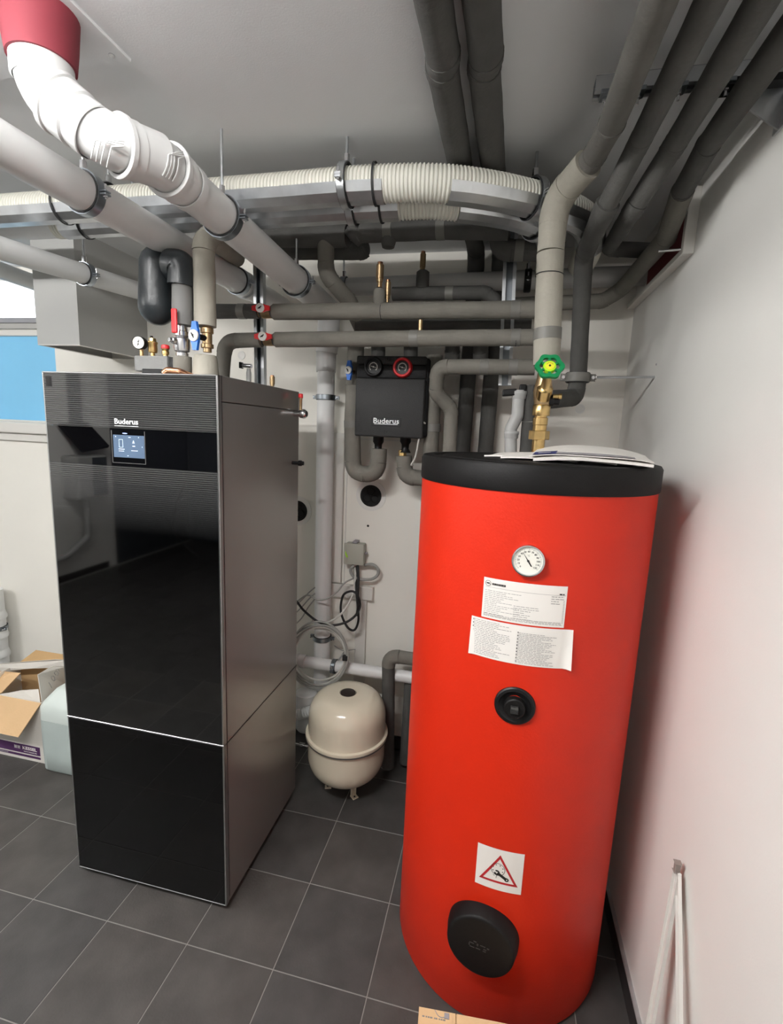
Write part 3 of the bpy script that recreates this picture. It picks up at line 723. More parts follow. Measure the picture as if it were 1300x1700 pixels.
# L-shaped ribs moulded on the elbows, on the side and underside
def ribs(cc, dd, R0, rot, flip=1):
    v_ = (EYEP-cc); v_ = (v_-dd*v_.dot(dd)).normalized(); w_2 = dd.cross(v_)
    for k in range(4):
        P_ = [( -.016+.0085*k, 1.15), (-.016+.0085*k, .35-.10*k), (-.012+.0085*k, .28-.10*k), (.030, .28-.10*k-.25)] if k < 3 else [(.012, 1.15), (.012, .25), (.030, .02)]
        pts = []
        for (s0_, a0_), (s1_, a1_) in zip(P_, P_[1:]):
            for q in range(5): pts.append((s0_+(s1_-s0_)*q/4, a0_+(a1_-a0_)*q/4))
        bm = BM(); tube(bm, [cc+dd*(sx_*flip)+(v_*math.cos(rot+aa)+w_2*math.sin(rot+aa))*R0 for sx_, aa in pts], .0016, 6); obj('moulded_rib', bm, 'pvc', drA, True)
ribs(k2+d2*.012-d1*.004, (d1+d2).normalized(), AR*1.03, -.15)
ribs(P_A(1.075)-V((0, .02, 0)), (d2+da).normalized(), AR*1.06, -.75)
bm = BM(); tube(bm, [P_A(1.10), P_A(2.14)], AR*.97, 36); obj('straight_pipe', bm, 'pvc', drA, True)
bm = BM(); tube(bm, smooth_path([P_A(2.12), P_A(2.20), V((-.806, 2.20, 2.04)), V((-.811, 2.20, 1.985))], .06), AR*.97, 30); obj('elbow', bm, 'pvc', drA, True)
# red fire collar
cl = V((k1.x, k1.y, 0)); bm = BM(); lathe(bm, [(2.335, .0530), (2.335, .0600), (2.375, .0650), (CZ, .0700)], cl, (0, 0, 1), 36, caps=False)
tag(obj('fire_collar', bm, 'red_collar', None, True), 'red fire stop collar where the thick white pipe meets the ceiling', 'collar')
# downpipe
DR = .0405
t = thing('downpipe', 'vertical white downpipe between the boiler and the charcoal pump box', 'pipe', (-.805, 2.20, 0))
bm = BM(); tube(bm, [(-.813, 2.20, 2.02), (-.811, 2.20, 1.90)], DR*1.12, 30); obj('upper_socket', bm, 'pvc_grey', t, True)
bm = BM(); tube(bm, [(-.811, 2.20, 1.96), (-.803, 2.20, .02)], DR, 30); obj('straight_pipe', bm, 'pvc', t, True)
bm = BM(); lathe(bm, [(-.03, DR*1.0), (-.028, DR*1.10), (.022, DR*1.10), (.024, DR*1.16), (.032, DR*1.16), (.034, DR)], (-.8055, 2.2, .27), (0, 0, -1), 30, caps=False); obj('lower_socket', bm, 'pvc', t, True)
clamp('steel clamp on the white downpipe, the upper one beside the boiler top', at(541, 660, y=2.20), (0, 0, 1), DR, None, (1, 0, 0), .02)
clamp('lower steel clamp on the white downpipe inside the grey cable coil', at(535, 1058, y=2.20), (0, 0, 1), DR, None, (1, 0, 0), .02)
# clamps on A
def rodtop(p): return V((p.x, p.y, CZ))
c = P_A(1.325); clamp('large clamp with long rod on the thick white pipe, middle of the pipe', c, da, AR, rodtop(c+V((-.0, 0, 0))), None)
c = P_A(1.83); clamp('clamp on the far end of the thick white pipe above the red valves', c, da, AR, rodtop(c), None)
# B
bR = .046
def P_B(y): return V((-1.072, y, 2.205+.002*(y-1)))
db = V((0, 1, 0))
t = thing('drain_pipe', 'straight white drain pipe left of the thick one, passing over the boiler', 'pipe', P_B(1.3))
bm = BM(); tube(bm, [P_B(FY), P_B(2.285)], bR, 36); obj('straight_pipe', bm, 'pvc', t, True)
socket(t, P_B(1.95), (0, -1, 0), bR, .05)
c = P_B(1.14); clamp('clamp on the straight white pipe at the upper left, below the moulded elbow', c, db, bR, rodtop(c))
c = P_B(1.88); clamp('small hanging clamp on the straight white pipe behind the black pipe shell', c, db, bR, rodtop(c))
# C
cR = .0365
def P_C(y): a = at(0, 412, x=-1.6); b = at(140, 455, x=-1.6); return a+(b-a)*((y-a.y)/(b.y-a.y))
t = thing('drain_pipe', 'thinnest white pipe at the far left, crossing the grey metal hood', 'pipe', P_C(1.3))
bm = BM(); tube(bm, [V((-1.6-.02*0, FY, P_C(.7).z-.02)), P_C(.7), P_C(2.285)], cR, 30); obj('straight_pipe', bm, 'pvc', t, True)
c = P_C(1.68); clamp('clamp on the thinnest white pipe in front of the grey metal hood', c, P_C(2)-P_C(1), cR, rodtop(c))
# horizontal white pipe low on the back wall
a, b = at(505, 1098, y=2.13), at(690, 1126, y=2.13); hr = .0285
t = thing('waste_pipe', 'low horizontal white pipe running right behind the red tank', 'pipe', (a+b)/2)
bm = BM(); tube(bm, [a-V((.10, 0, 0)), b+V((.25, 0, 0))], hr, 28); obj('straight_pipe', bm, 'pvc', t, True)
bm = BM(); lathe(bm, [(-.02, hr), (-.018, hr*1.15), (.016, hr*1.15), (.018, hr*1.25), (.026, hr*1.22), (.027, hr)], a+V((-.01, 0, 0)), (-1, 0, 0), 28, caps=False); obj('pipe_socket', bm, 'pvc', t, True)
clamp('steel clamp on the low horizontal white pipe above the cream vessel', at(555, 1106, y=2.13), (1, 0, 0), hr, V((at(555, 1106, y=2.13).x, BY, at(555, 1106, y=2.13).z)), None, .018)
# white trap near the floor left of the vessel
c0 = at(512, 1120, y=2.08)
t = thing('siphon_trap', 'white siphon with ribbed hose half hidden behind the boiler, left of the cream vessel', 'pipe', (c0.x, 2.08, 0))
bm = BM(); lathe(bm, [(.165, .040), (.18, .050), (.30, .052), (.36, .052), (.365, .035)], (c0.x-.01, 2.08, 0), (0, 0, 1), 30); obj('trap_cup', bm, 'pvc', t, True)
pts = resample(at(490, 1188, y=2.02), at(524, 1178, y=2.02), .0022); bm = BM(); tube(bm, pts, lambda i: .023+.0035*math.sin(i*1.1), 22); obj('ribbed_hose', bm, 'pvc', t, True)
# white pipe with ribs at the far left edge of the frame
c0 = V((-2.87, 2.19, 0))
t = thing('standpipe', 'ribbed white standpipe at the left edge of the picture behind the carton', 'pipe', c0)
bm = BM(); tube(bm, [c0+V((0, 0, .0)), c0+V((0, 0, .62))], .055, 30); obj('pipe_body', bm, 'pvc', t, True)
for z in (.20, .32, .44): bm = BM(); lathe(bm, [(z, .055), (z+.004, .063), (z+.016, .064), (z+.03, .060), (z+.05, .055)], c0, (0, 0, 1), 30, caps=False); obj('ribbed_socket', bm, 'pvc', t, True)
clamp('black strap clamp on the ribbed standpipe at the left picture edge', c0+V((0, 0, .385)), (0, 0, 1), .056, None, (1, 0, 0), .02)

# ================================================================== CORRUGATED DUCTS UNDER THE CEILING
def sweep(bm, pts, sec):
    pts = [V(p) for p in pts]; n = len(pts); rings = []
    for i, p in enumerate(pts):
        d = (pts[min(n-1, i+1)]-pts[max(0, i-1)]).normalized(); s = d.cross(V((0, 0, 1))).normalized(); u = s.cross(d)
        rings.append([bm.verts.new(p + s*a + u*b) for a, b in sec])
    m_ = len(sec)
    for a, b in zip(rings, rings[1:]):
        for k in range(m_): bm.faces.new((a[k], a[(k+1) % m_], b[(k+1) % m_], b[k]))
    bm.faces.new(rings[0][::-1]); bm.faces.new(rings[-1])
def tray_section(r, a0=-190, a1=-10, n=6, th=.0012):
    out = [(r*math.cos(math.radians(a0+(a1-a0)*k/n)), r*math.sin(math.radians(a0+(a1-a0)*k/n))) for k in range(n+1)]
    inn = [(x*(1-th/r), y*(1-th/r)) for x, y in out]
    return out + inn[::-1]
def duct(label, P, r, spans, trays):
    path = catmull(P, 40)
    L = [0]
    for a, b in zip(path, path[1:]): L.append(L[-1]+(b-a).length)
    def pt(s):
        s = max(0, min(L[-1], s)); lo = 0
        import bisect
        i = min(len(L)-2, max(0, bisect.bisect_right(L, s)-1)); f = (s-L[i])/max(1e-9, L[i+1]-L[i]); return path[i]+(path[i+1]-path[i])*f
    t = thing('ventilation_duct', label, 'duct', P[0])
    step = .0026; n = int(L[-1]/step); bm = BM()
    tube(bm, [pt(i*step) for i in range(n+1)], lambda i: r*(1.0 if i % 4 in (0, 1) else .93), 22); obj('corrugated_hose', bm, 'corr', t, True, angle=25)
    def s_at_x(x): 
        for i, p in enumerate(path):
            if p.x >= x: return L[i]
        return L[-1]
    for x0, x1 in trays:
        s0, s1 = s_at_x(x0), s_at_x(x1); k = max(3, int((s1-s0)/.05)); bm = BM()
        sweep(bm, [pt(s0+(s1-s0)*i/k) for i in range(k+1)], tray_section(r+.003))
        obj('sheet_metal_half_shell', bm, 'zinc', t)
    return t, pt, s_at_x, path
dz = 2.308
P1_ = [(-3.2, 1.42, dz), (-2.2, 1.42, dz), (-1.3, 1.42, dz), (-.71, 1.415, dz), (-.40, 1.41, dz), (-.18, 1.44, dz), (.047, 1.558, dz), (.20, 1.71, dz), (.25, 1.95, dz), (.25, 2.285, dz)]
d1t = duct('front corrugated white duct on a galvanised half shell, curving under the ceiling', P1_, .0465, None, [(-3.2, -.365), (-.195, .245)])
dz2 = 2.297
P2_ = [(-1.56, 1.53, dz2), (-1.2, 1.525, dz2), (-.75, 1.52, dz2), (-.38, 1.515, dz2), (-.18, 1.54, dz2), (.03, 1.66, dz2), (.11, 1.85, dz2), (.12, 2.285, dz2)]
d2t = duct('rear corrugated white duct, lower of the two, with its own half shell', P2_, .039, None, [(-1.53, -.345), (-.18, .118)])
def duct_clamp(dt, x, r, lab, strap=False):
    tt, pt, sx, path = dt; s = sx(x); c = pt(s); d = pt(s+.02)-pt(s-.02)
    if strap:
        bm = BM(); ring(bm, c, d, r+.0035, r+.0055, .006); tag(obj('cable_tie', bm, 'rubber', None, True), lab, 'strap')
    else: clamp(lab, c, d, r+.004, V((c.x, c.y, CZ)), None, .020, mb='zinc')
duct_clamp(d1t, -1.26, .047, 'clamp round the front duct at its left end, beside the straight white pipe')
duct_clamp(d1t, -.475, .047, 'clamp round the front duct in the picture centre, left of the bare hose')
duct_clamp(d1t, .033, .047, 'clamp round the front duct just left of the light insulated riser')
duct_clamp(d2t, -1.255, .040, 'clamp round the rear duct near the grey metal hood')
duct_clamp(d2t, -.485, .040, 'clamp round the rear duct under the front duct, picture centre')
duct_clamp(d2t, .055, .040, 'clamp round the rear duct left of the light insulated riser')
duct_clamp(d1t, -.392, .047, 'thin black strap round the front duct shell in the centre', True)
duct_clamp(d2t, -.40, .040, 'thin black strap round the rear duct shell in the centre', True)
duct_clamp(d1t, -1.42, .047, 'thin black strap round the front duct shell at the left edge', True)
duct_clamp(d2t, -1.44, .040, 'thin black strap round the rear duct shell at the left end', True)
# white elbow feeding the rear duct at the left
bm = BM(); tube(bm, smooth_path([(-1.56, 1.53, dz2), (-1.80, 1.53, dz2), (-2.22, 1.72, dz2-.02), (-2.27, 2.28, dz2-.02)], .12), .0365, 24)
tag(obj('duct_elbow', bm, 'pvc', None, True), 'pale plastic bend joining the rear duct at the upper left above the window', 'pipe')

# ================================================================== INSULATED PIPES
# two pipes flat under the ceiling that turn down the back wall
qz = 2.395
for pts_px, lab, bw in (([(717, 0), (768, 290)], 'left of the two grey pipes crossing the ceiling and dropping behind the pump box', ((777, 430), (764, 760))), ([(797, 0), (821, 290)], 'right of the two grey pipes crossing the ceiling and dropping behind the red tank', ((818, 430), (801, 760)))):
    a, b = at(*pts_px[0], z=qz), at(*pts_px[1], z=qz); d = (b-a).normalized(); a2 = a-d*1.0; e = a + d*((2.235-a.y)/d.y)
    e.z = qz; lo = at(*bw[1], y=2.235); 
    foam_pipe('insulated_pipe', lab, [a2, a+d*.13+V((.003, 0, 0)), a+d*.16-V((.003, 0, 0)), e, V((e.x, 2.235, 1.99)), V((lo.x, 2.235, .03))], .068, .07, m='foam_shaded', bands=((3, .55),))
# four ceiling pipes from the upper right
pz = 2.31
d_ = V((0, 1, 0))
a = at(1097, 0, z=pz); b = at(1034, 170, z=pz)
R1x = .118
foam1 = foam_pipe('insulated_riser', 'light taupe insulated riser standing on the brass valve, bending to the ceiling', [V((a.x+.01, .25, pz)), at(1016, 205, z=pz), at(985, 262, z=pz), at(921, 335, y=1.485), at(914, 420, y=1.485), at(907, 606, y=1.485)], .073, .075, ('foam_half_shaded', .056, 4), 'foam_light', bands=((4, .72),), elbow=1.03, n=26)
c = at(912, 457, y=1.485); seam(foam1, c, (0.02, .0, 1), .0365, 26)

a = at(1180, 0, z=pz)
f2 = foam_pipe('insulated_pipe', 'second insulated ceiling pipe from the left, dropping dark beside the light riser', [V((a.x+.012, .25, pz)), at(1062, 235, z=pz), at(1003, 350, z=2.225), at(969, 425, y=1.85), at(960, 625, y=1.85), at(955, 660, y=1.85), at(905, 664, y=1.62)], .058, .06, ('foam_shaded', .048, 3), 'foam_shaded', elbow=1.04, bands=())
clamp('grey clamp with long side rod on the dark riser right of the brass valve', at(959, 627, y=1.85), (0, 0, 1), .034, at(1087, 626, x=RX), (-1, 0, 0), .03, mb='tape')
a = at(1256, 0, z=pz); e = at(1010, 413, y=1.97)
f3 = foam_pipe('insulated_pipe', 'third insulated ceiling pipe, turning sideways into the right wall', [V((a.x+.012, .25, pz)), at(1120, 240, z=pz), at(1050, 350, z=2.225), e, V((.52, 2.0, e.z-.005))], .050, .05, m='foam_shaded', elbow=1.04)
a = at(1300, 45, z=pz)
f4 = foam_pipe('insulated_pipe', 'rightmost insulated ceiling pipe beside the right wall, curving back to the left', [V((a.x+.02, .25, pz)), at(1176, 240, z=pz), at(1134, 315, z=2.285), at(1106, 395, y=1.72), at(1030, 482, y=2.14), at(1000, 500, y=2.16), at(800, 508, y=2.16)], .056, .05, ('foam_shaded', .052, 4), 'foam', elbow=1.04)
# the two long horizontal heating pipes with red valves
HY = 1.80
h1a, h1b = at(455, 518, y=HY), at(893, 514, y=HY); h2a, h2b = at(458, 564, y=HY), at(893, 560, y=HY)
t1 = foam_pipe('heating_pipe', 'upper of two long horizontal insulated pipes with a red valve', [h1a, h1b+V((.02, 0, 0))], .058, m='foam', bands=((0, .905),), n=22)
t2 = foam_pipe('heating_pipe', 'lower of two long horizontal insulated pipes with a red valve', [h2a, h2b+V((.02, 0, 0))], .056, m='foam', bands=((0, .905), (0, .545)), n=22)
seam(t1, at(634, 517, y=HY), (1, 0, 0), .029); seam(t2, at(857, 561, y=HY), (1, 0, 0), .028)
for tt, q, r in ((t1, h1a, .029), (t2, h2a, .028)):
    bm = BM(); lathe(bm, [(-.055, r*.70), (-.012, r*.72), (0, r*.98)], q, (1, 0, 0), 20); obj('tapered_end', bm, 'foam_shaded', tt, True)
for (px, py, lab) in ((434, 512, 'red butterfly valve on the upper long pipe'), (438, 559, 'red butterfly valve on the lower long pipe')):
    c = at(px, py, y=HY-.045); t = thing('ball_valve', lab, 'valve', c); valve_handle(t, c, (.05, -1, -.05), (1, 0, .0), 'red_plastic', .035, .0165)
    bm = BM(); lathe(bm, [(-.055, .017), (-.02, .017), (-.018, .022), (.018, .022), (.02, .017), (.05, .017)], c+V((0, .045, -.004)), (1, 0, 0), 16); obj('valve_body', bm, 'brass_old', t, True)
foam_pipe('heating_pipe', 'insulated stub left of the upper red valve', [at(430, 517, y=HY), at(352, 517, y=HY)], .054, m='foam_shaded', bands=((0, .35),))
cz = at(375, 620, y=HY-.10)
foam_pipe('heating_pipe', 'insulated elbow left of the lower red valve, going down into the boiler', [at(434, 564, y=HY), at(374, 566, y=HY-.0), V((at(376, 600, y=HY).x, HY-.04, ZT+.001))], .056, .05, m='foam', elbow=1.04)
# T stub with vents on the upper pipe
b0 = at(629, 510, y=HY); bm = BM(); lathe(bm, [(0, .0225), (.055, .0215), (.062, .016)], b0, (0, 0, 1), 20); obj('branch_sleeve', bm, 'foam', t1, True)
air_vent('left and tallest of the two neighbouring brass vents on the upper long pipe', at(630, 477, y=HY), .085, .0135)
air_vent('short brass vent close behind the tallest vent', at(643, 504, y=HY+.018), .082, .0105)
air_vent('brass vent on the dark stub right of the other two vents', at(701, 457, y=2.02), .088, .0115)
bm = BM(); c = at(697, 545, y=HY-.012); tube(bm, [c+V((0, .012, -.028)), c+V((0, .012, .03))], .0085, 12); tag(obj('brass_nipple', bm, 'brass_old', None, True), 'short brass nipple between the two long pipes', 'fitting')
# dark pipes behind
Y5 = 2.02
foam_pipe('insulated_pipe', 'short dark pipe behind the brass vents, ending in a downward bend', [at(652, 488, y=Y5), at(806, 486, y=Y5), at(824, 500, y=Y5), at(826, 560, y=Y5)], .052, .045, m='foam_shaded', bands=((0, .62),))
c = at(701, 480, y=Y5); bm = BM(); lathe(bm, [(0, .0265), (.062, .0255), (.068, .018)], c, (0, 0, 1), 20); tag(obj('insulated_stub', bm, 'foam_shaded', None, True), 'dark insulated stub below the rightmost brass vent', 'pipe')
foam_pipe('insulated_pipe', 'dark horizontal pipe in the gap between the two long pipes', [at(592, 541, y=1.98), at(882, 541, y=1.98)], .05, m='foam_shaded')
foam_pipe('insulated_pipe', 'thick dark pipe under the rear duct, left half', [at(436, 392, y=1.86), at(577, 392, y=1.86)], .078, m='foam_shaded')
foam_pipe('insulated_pipe', 'dark pipe with rounded end under the rear duct, behind the thick one', [at(446, 417, y=2.0), at(600, 416, y=2.0), at(606, 412, y=2.0)], .068, m='foam_shaded', rad=.03)
e0 = at(613, 414, y=2.0); bm = BM(); lathe(bm, [(-.02, .034), (0, .033), (.010, .028), (.016, .018), (.018, .005)], at(606, 414, y=2.0), (1, 0, 0), 20); tag(obj('pipe_end_cap', bm, 'foam_shaded', None, True), 'rounded end cap of the dark pipe under the rear duct', 'cap')
l3 = foam_pipe('insulated_pipe', 'grey insulated pipe right of the picture centre under the rear duct', [at(583, 398, y=1.84), at(592, 386, y=1.84), at(735, 379, y=1.84), at(845, 380, y=1.84)], .072, .04, m='foam_shaded', bands=((1, .38), (1, .98)))
bm = BM(); lathe(bm, [(0, .029), (.012, .027), (.03, .022), (.034, .010)], at(645, 396, y=1.84), (0, 0, -1), 16); obj('valve_bonnet_sleeve', bm, 'foam_shaded', l3, True)
foam_pipe('insulated_pipe', 'grey elbow pipe turning right behind the light riser', [at(832, 368, y=1.90), at(828, 416, y=1.90), at(915, 416, y=1.90), at(934, 420, y=1.90)], .070, .05, m='foam_shaded', bands=((1, .4),), elbow=1.06)
foam_pipe('insulated_pipe', 'vertical grey branch pipe swinging behind the thick white pipe', [at(541, 392, y=1.86), at(541, 455, y=1.86), at(580, 500, y=1.95), at(600, 545, y=2.0)], .062, .07, m='foam', elbow=1.02)
# white pipe at the back
wa, wbp = at(566, 477, y=2.17), at(1045, 458, y=2.17)
t = thing('back_pipe', 'pale horizontal pipe close to the back wall behind the brass vents', 'pipe', wa)
bm = BM(); tube(bm, [wa, V((RX+.005, 2.17, wbp.z))], .0375, 28); obj('straight_pipe', bm, 'pvc_grey', t, True)
clamp('clamp at the left end of the pale back pipe', at(572, 477, y=2.17), (1, 0, 0), .0375, V((at(565, 477, y=2.17).x+.01, 2.17, CZ)))
clamp('clamp on the pale back pipe left of the light riser', at(876, 466, y=2.17), (1, 0, 0), .0375, V((at(876, 466, y=2.17).x, 2.17, CZ)), mb='black')
# pipe group behind the tank
foam_pipe('insulated_pipe', 'short insulated pipe curling down behind the pump box and red tank', [at(888, 610, y=1.88), at(800, 609, y=1.88), at(726, 609, y=1.90), at(724, 652, y=1.94), at(750, 680, y=1.98), at(748, 705, y=1.98), at(744, 760, y=1.98), V((at(744, 760, y=1.98).x+.02, 1.98, .03))], .056, .048, m='foam', bands=((0, .95), (0, .40)), elbow=1.04)
foam_pipe('insulated_pipe', 'dark vertical pipe right beside the charcoal pump box', [at(722, 590, y=2.07), at(719, 690, y=2.07), V((at(717, 760, y=2.07).x+.012, 2.07, .03))], .066, .05, m='foam', bands=((1, .03),))
c = at(770, 575, y=2.13)
for px, lab in ((751, 'left'), (798, 'right')):
    c = at(px, 582, y=2.16); foam_pipe('insulated_pipe', 'short dark arched pipe end above the curling pipe, the %s one' % lab, [at(px, 606, y=2.16), at(px, 584, y=2.14), at(px+1, 560, y=2.10)], .062, .03, m='foam_shaded')
# white trap with black top behind the lid
t = thing('drain_trap', 'grey plastic drain trap with kinked pipe behind the lid of the red tank', 'pipe', at(855, 745, y=1.90))
pts = [at(862, 648, y=1.90), at(859, 690, y=1.90), at(848, 712, y=1.90), at(848, 770, y=1.90)]
bm = BM(); tube(bm, smooth_path(pts, .03), .0225, 22); obj('kinked_pipe', bm, 'pvc_grey', t, True)
for q, d in ((at(862, 656, y=1.90), (0, 0, 1)), (at(849, 722, y=1.90), (0, 0, 1))): socket(t, q, d, .0235, .028, 'pvc_grey')
bm = BM(); obox(bm, at(846, 652, y=1.90), (1, 0, .1), (0, 1, 0), (0, 0, 1), .026, .02, .012, .004); obox(bm, at(868, 644, y=1.90), (1, 0, 0), (0, 1, 0), (0, 0, 1), .012, .015, .012, .004); obj('black_funnel', bm, 'black', t)
# low pipes between vessel and tank
foam_pipe('insulated_pipe', 'low grey insulated bend going down between the cream vessel and the red tank', [at(700, 1096, y=2.10), at(645, 1088, y=2.10), V((at(648, 1180, y=2.10).x, 2.10, .03))], .062, .05, ('foam', .062, 2), 'foam_shaded')
foam_pipe('insulated_pipe', 'dark vertical pipe low beside the red tank', [at(681, 1128, y=2.15), V((at(676, 1200, y=2.15).x, 2.15, .03))], .055, .05, m='foam_shaded')

# ================================================================== BRASS VALVE ASSEMBLY ON THE TANK
vx = at(897, 700, y=1.485)
vt = thing('brass_valve', 'brass angle valve with green handwheel on top of the red tank', 'valve', (vx.x, 1.485, LIDZ))
def zc(py): return at(897, py, y=1.485).z
ax = vx.x; o0 = V((ax, 1.485, 0))
bm = BM(); lathe(bm, [(LIDZ-.002, .018), (zc(728), .018), (zc(727), .023), (zc(722), .023)], o0, (0, 0, 1), 24); lathe(bm, [(zc(730), .0275), (zc(729), .0290), (zc(716), .0290), (zc(715), .0275)], o0, (0, 0, 1), 6); obj('union_nut', bm, 'brass', vt)
bm = BM(); lathe(bm, [(zc(716), .0195), (zc(706), .0195), (zc(705), .021), (zc(694), .021), (zc(693), .0175), (zc(688), .0175)], o0, (0, 0, 1), 28); obj('press_fitting', bm, 'brass', vt, True)
bm = BM()
lathe(bm, [(zc(690), .0235), (zc(688), .0245), (zc(674), .0245), (zc(672), .022)], o0, (0, 0, 1), 28); ln_ = obj('knurled_collar', bm, 'brass', vt, True)
bm = BM(); lathe(bm, [(zc(674), .021), (zc(664), .024), (zc(650), .027), (zc(640), .024), (zc(628), .020), (zc(612), .019)], o0, (0, 0, 1), 28); obj('valve_body', bm, 'brass_old', vt, True)
hd = V((.05, -.62, .78)).normalized(); hb = V((ax+.002, 1.467, zc(652)))
bm = BM(); lathe(bm, [(-.02, .021), (.012, .022), (.016, .016), (.02, .013), (.05, .012), (.066, .011), (.068, .006), (.085, .006)], hb, hd, 20); obj('bonnet', bm, 'brass', vt, True)
hc = hb+hd*.078; fn = V((.05, -.80, .42)).normalized(); fx = V((0, 0, 1)).cross(fn).normalized(); fx = fx if fx.x > 0 else -fx; fy = fn.cross(fx); fy = fy if fy.z > 0 else -fy
def lobed(r, amp, lobes, n=72): return [(r*(1+amp*math.cos(lobes*2*PI*k/n))*math.cos(2*PI*k/n), r*(1+amp*math.cos(lobes*2*PI*k/n))*math.sin(2*PI*k/n)) for k in range(n)]
bm = BM(); O_ = lobed(.0365, .07, 6); I_ = [(x*.70, y*.70) for x, y in O_]
ra = [[bm.verts.new(hc+fx*x+fy*y+fn*h) for x, y in L_] for L_, h in ((O_, 0), (O_, .009), (I_, .009), (I_, 0))]
for q in range(4):
    A1, B1 = ra[q], ra[(q+1) % 4]
    for k in range(72): bm.faces.new((A1[k], A1[(k+1) % 72], B1[(k+1) % 72], B1[k]))
hw = obj('green_handwheel', bm, 'green_plastic', vt, True)
bm = BM()
for k in range(6):
    a = PI/6+k*PI/3; d = fx*math.cos(a)+fy*math.sin(a); obox(bm, hc+d*.0185+fn*.0035, d, fn.cross(d), fn, .0085, .0035, .0030)
obj('handwheel_spokes', bm, 'green_plastic', hw)
bm = BM(); lathe(bm, [(-.004, .017), (.006, .017), (.0085, .016)], hc, fn, 32); obj('handwheel_hub', bm, 'lime', hw, True)
bm = BM(); lathe(bm, [(.0085, .0125), (.0098, .012)], hc, fn, 28); obj('yellow_disc', bm, 'yellow', hw, True)
bm = BM(); lathe(bm, [(.0098, .0030), (.0106, .0028)], hc, fn, 12)
for k in range(9):
    a = PI*.15+k*PI*.7/8; d = fx*math.cos(a)+fy*math.sin(a); obox(bm, hc+d*.0088+fn*.0101, d, fn.cross(d), fn, .0012, .0003, .0002)
obj('disc_marks', bm, 'inkblack', hw)
bm = BM(); q = V((ax, 1.485, zc(664))); lathe(bm, [(.015, .0165), (.030, .0165), (.031, .013), (.046, .013)], q, (1, .1, 0), 20); obj('side_outlet', bm, 'black', vt, True)
bm = BM(); lathe(bm, [(.020, .006), (.034, .006), (.035, .008), (.043, .008)], q+V((.008, -.012, .010)), (1, -.1, 0), 12); obj('test_plug', bm, 'brass', vt, True)
# dark flexible pipe behind the brass valve
foam_pipe('insulated_pipe', 'dark insulated pipe directly behind the brass valve, going down behind the lid', [at(880, 640, y=1.92), at(878, 700, y=1.92), V((at(880, 760, y=1.92).x, 1.92, .03))], .052, .05, m='foam_shaded')

# ================================================================== MOUNTING RAILS
def rail(label, a, b, w=.036, dpt=.022, face=(0, -1, 0), cut=True):
    a, b = V(a), V(b); L = (b-a).length; d = (b-a).normalized(); f = V(face); s = d.cross(f).normalized()
    t = thing('mounting_rail', label, 'rail', a)
    c = (a+b)/2
    bm = BM()
    obox(bm, c-f*dpt/2, d, s, f, L/2, w/2, .0012); obj('channel_back', bm, 'clampblue', t); bm = BM()
    for k in (-1, 1):
        obox(bm, c+s*k*(w/2-.001), d, s, f, L/2, .0012, dpt/2)
        obox(bm, c+s*k*(w/2-.006)+f*dpt/2, d, s, f, L/2, .006, .0012)
        obox(bm, c+s*k*(w/2-.0115)+f*(dpt/2-.003), d, s, f, L/2, .0008, .004)
    obj('channel', bm, 'zinc', t)
    return t
ra_, rb_ = at(432, 400, y=1.90), at(434, 618, y=1.90)
rail('vertical slotted steel rail behind the two red valves', V((ra_.x, 1.90, ZT+.005)), V((ra_.x-.005, 1.90, CZ)), .042)
c = at(847, 500, y=1.965); c2 = at(838, 640, y=1.965)
rail('vertical slotted steel rail crossing behind the long pipes, left of the light riser', c2, V((at(850, 360, y=1.965).x, 1.965, CZ)), .048, .020)
rl, rr = at(990, 175, z=2.375), V((RX, at(1290, 150, x=RX-.005).y, 2.375))
rl.y = rr.y = 1.215
rail('horizontal steel rail under the ceiling carrying the four upper right pipes', V((.135, 1.215, 2.372)), V((RX-.004, 1.215, 2.372)), .036, .026, (0, 0, -1))
bt = thing('rail_bracket', 'triangular steel wall bracket at the upper right, holding the pipe rail', 'bracket', (RX-.003, 1.2, 2.30))
bm = BM(); box(bm, (RX-.005, 1.19, 2.27), (RX, 1.245, 2.42), .001, 1); obj('wall_plate', bm, 'zinc', bt)
bm = BM(); poly(bm, [(RX-.005, 1.22, 2.36), (RX-.11, 1.22, 2.36), (RX-.11, 1.22, 2.345), (RX-.005, 1.22, 2.27)], (0, .004, 0)); obj('gusset', bm, 'zinc', bt)
bm = BM(); box(bm, (RX-.13, 1.195, 2.345), (RX, 1.235, 2.358)); obj('arm', bm, 'black', bt)
for k, px in enumerate(((1050, 'first'), (1112, 'second'), (1182, 'third'), (1000, 'leftmost'))):
    pz_ = at(px[0], 178, z=2.352); c = V((pz_.x, 1.205, 2.352))
    t = thing('rail_clip', '%s small steel bolt clip on the upper right pipe rail' % px[1], 'clip', c)
    bm = BM(); obox(bm, c, (1, 0, 0), (0, 1, 0), (0, 0, 1), .012, .016, .004, .001); obj('clip_plate', bm, 'clampblue', t)
    bm = BM(); lathe(bm, [(-.012, .006), (.0, .006)], c, (0, 0, 1), 6); lathe(bm, [(-.022, .003), (.006, .003)], c, (0, 0, 1), 10); obj('clip_bolt', bm, 'steel', t)
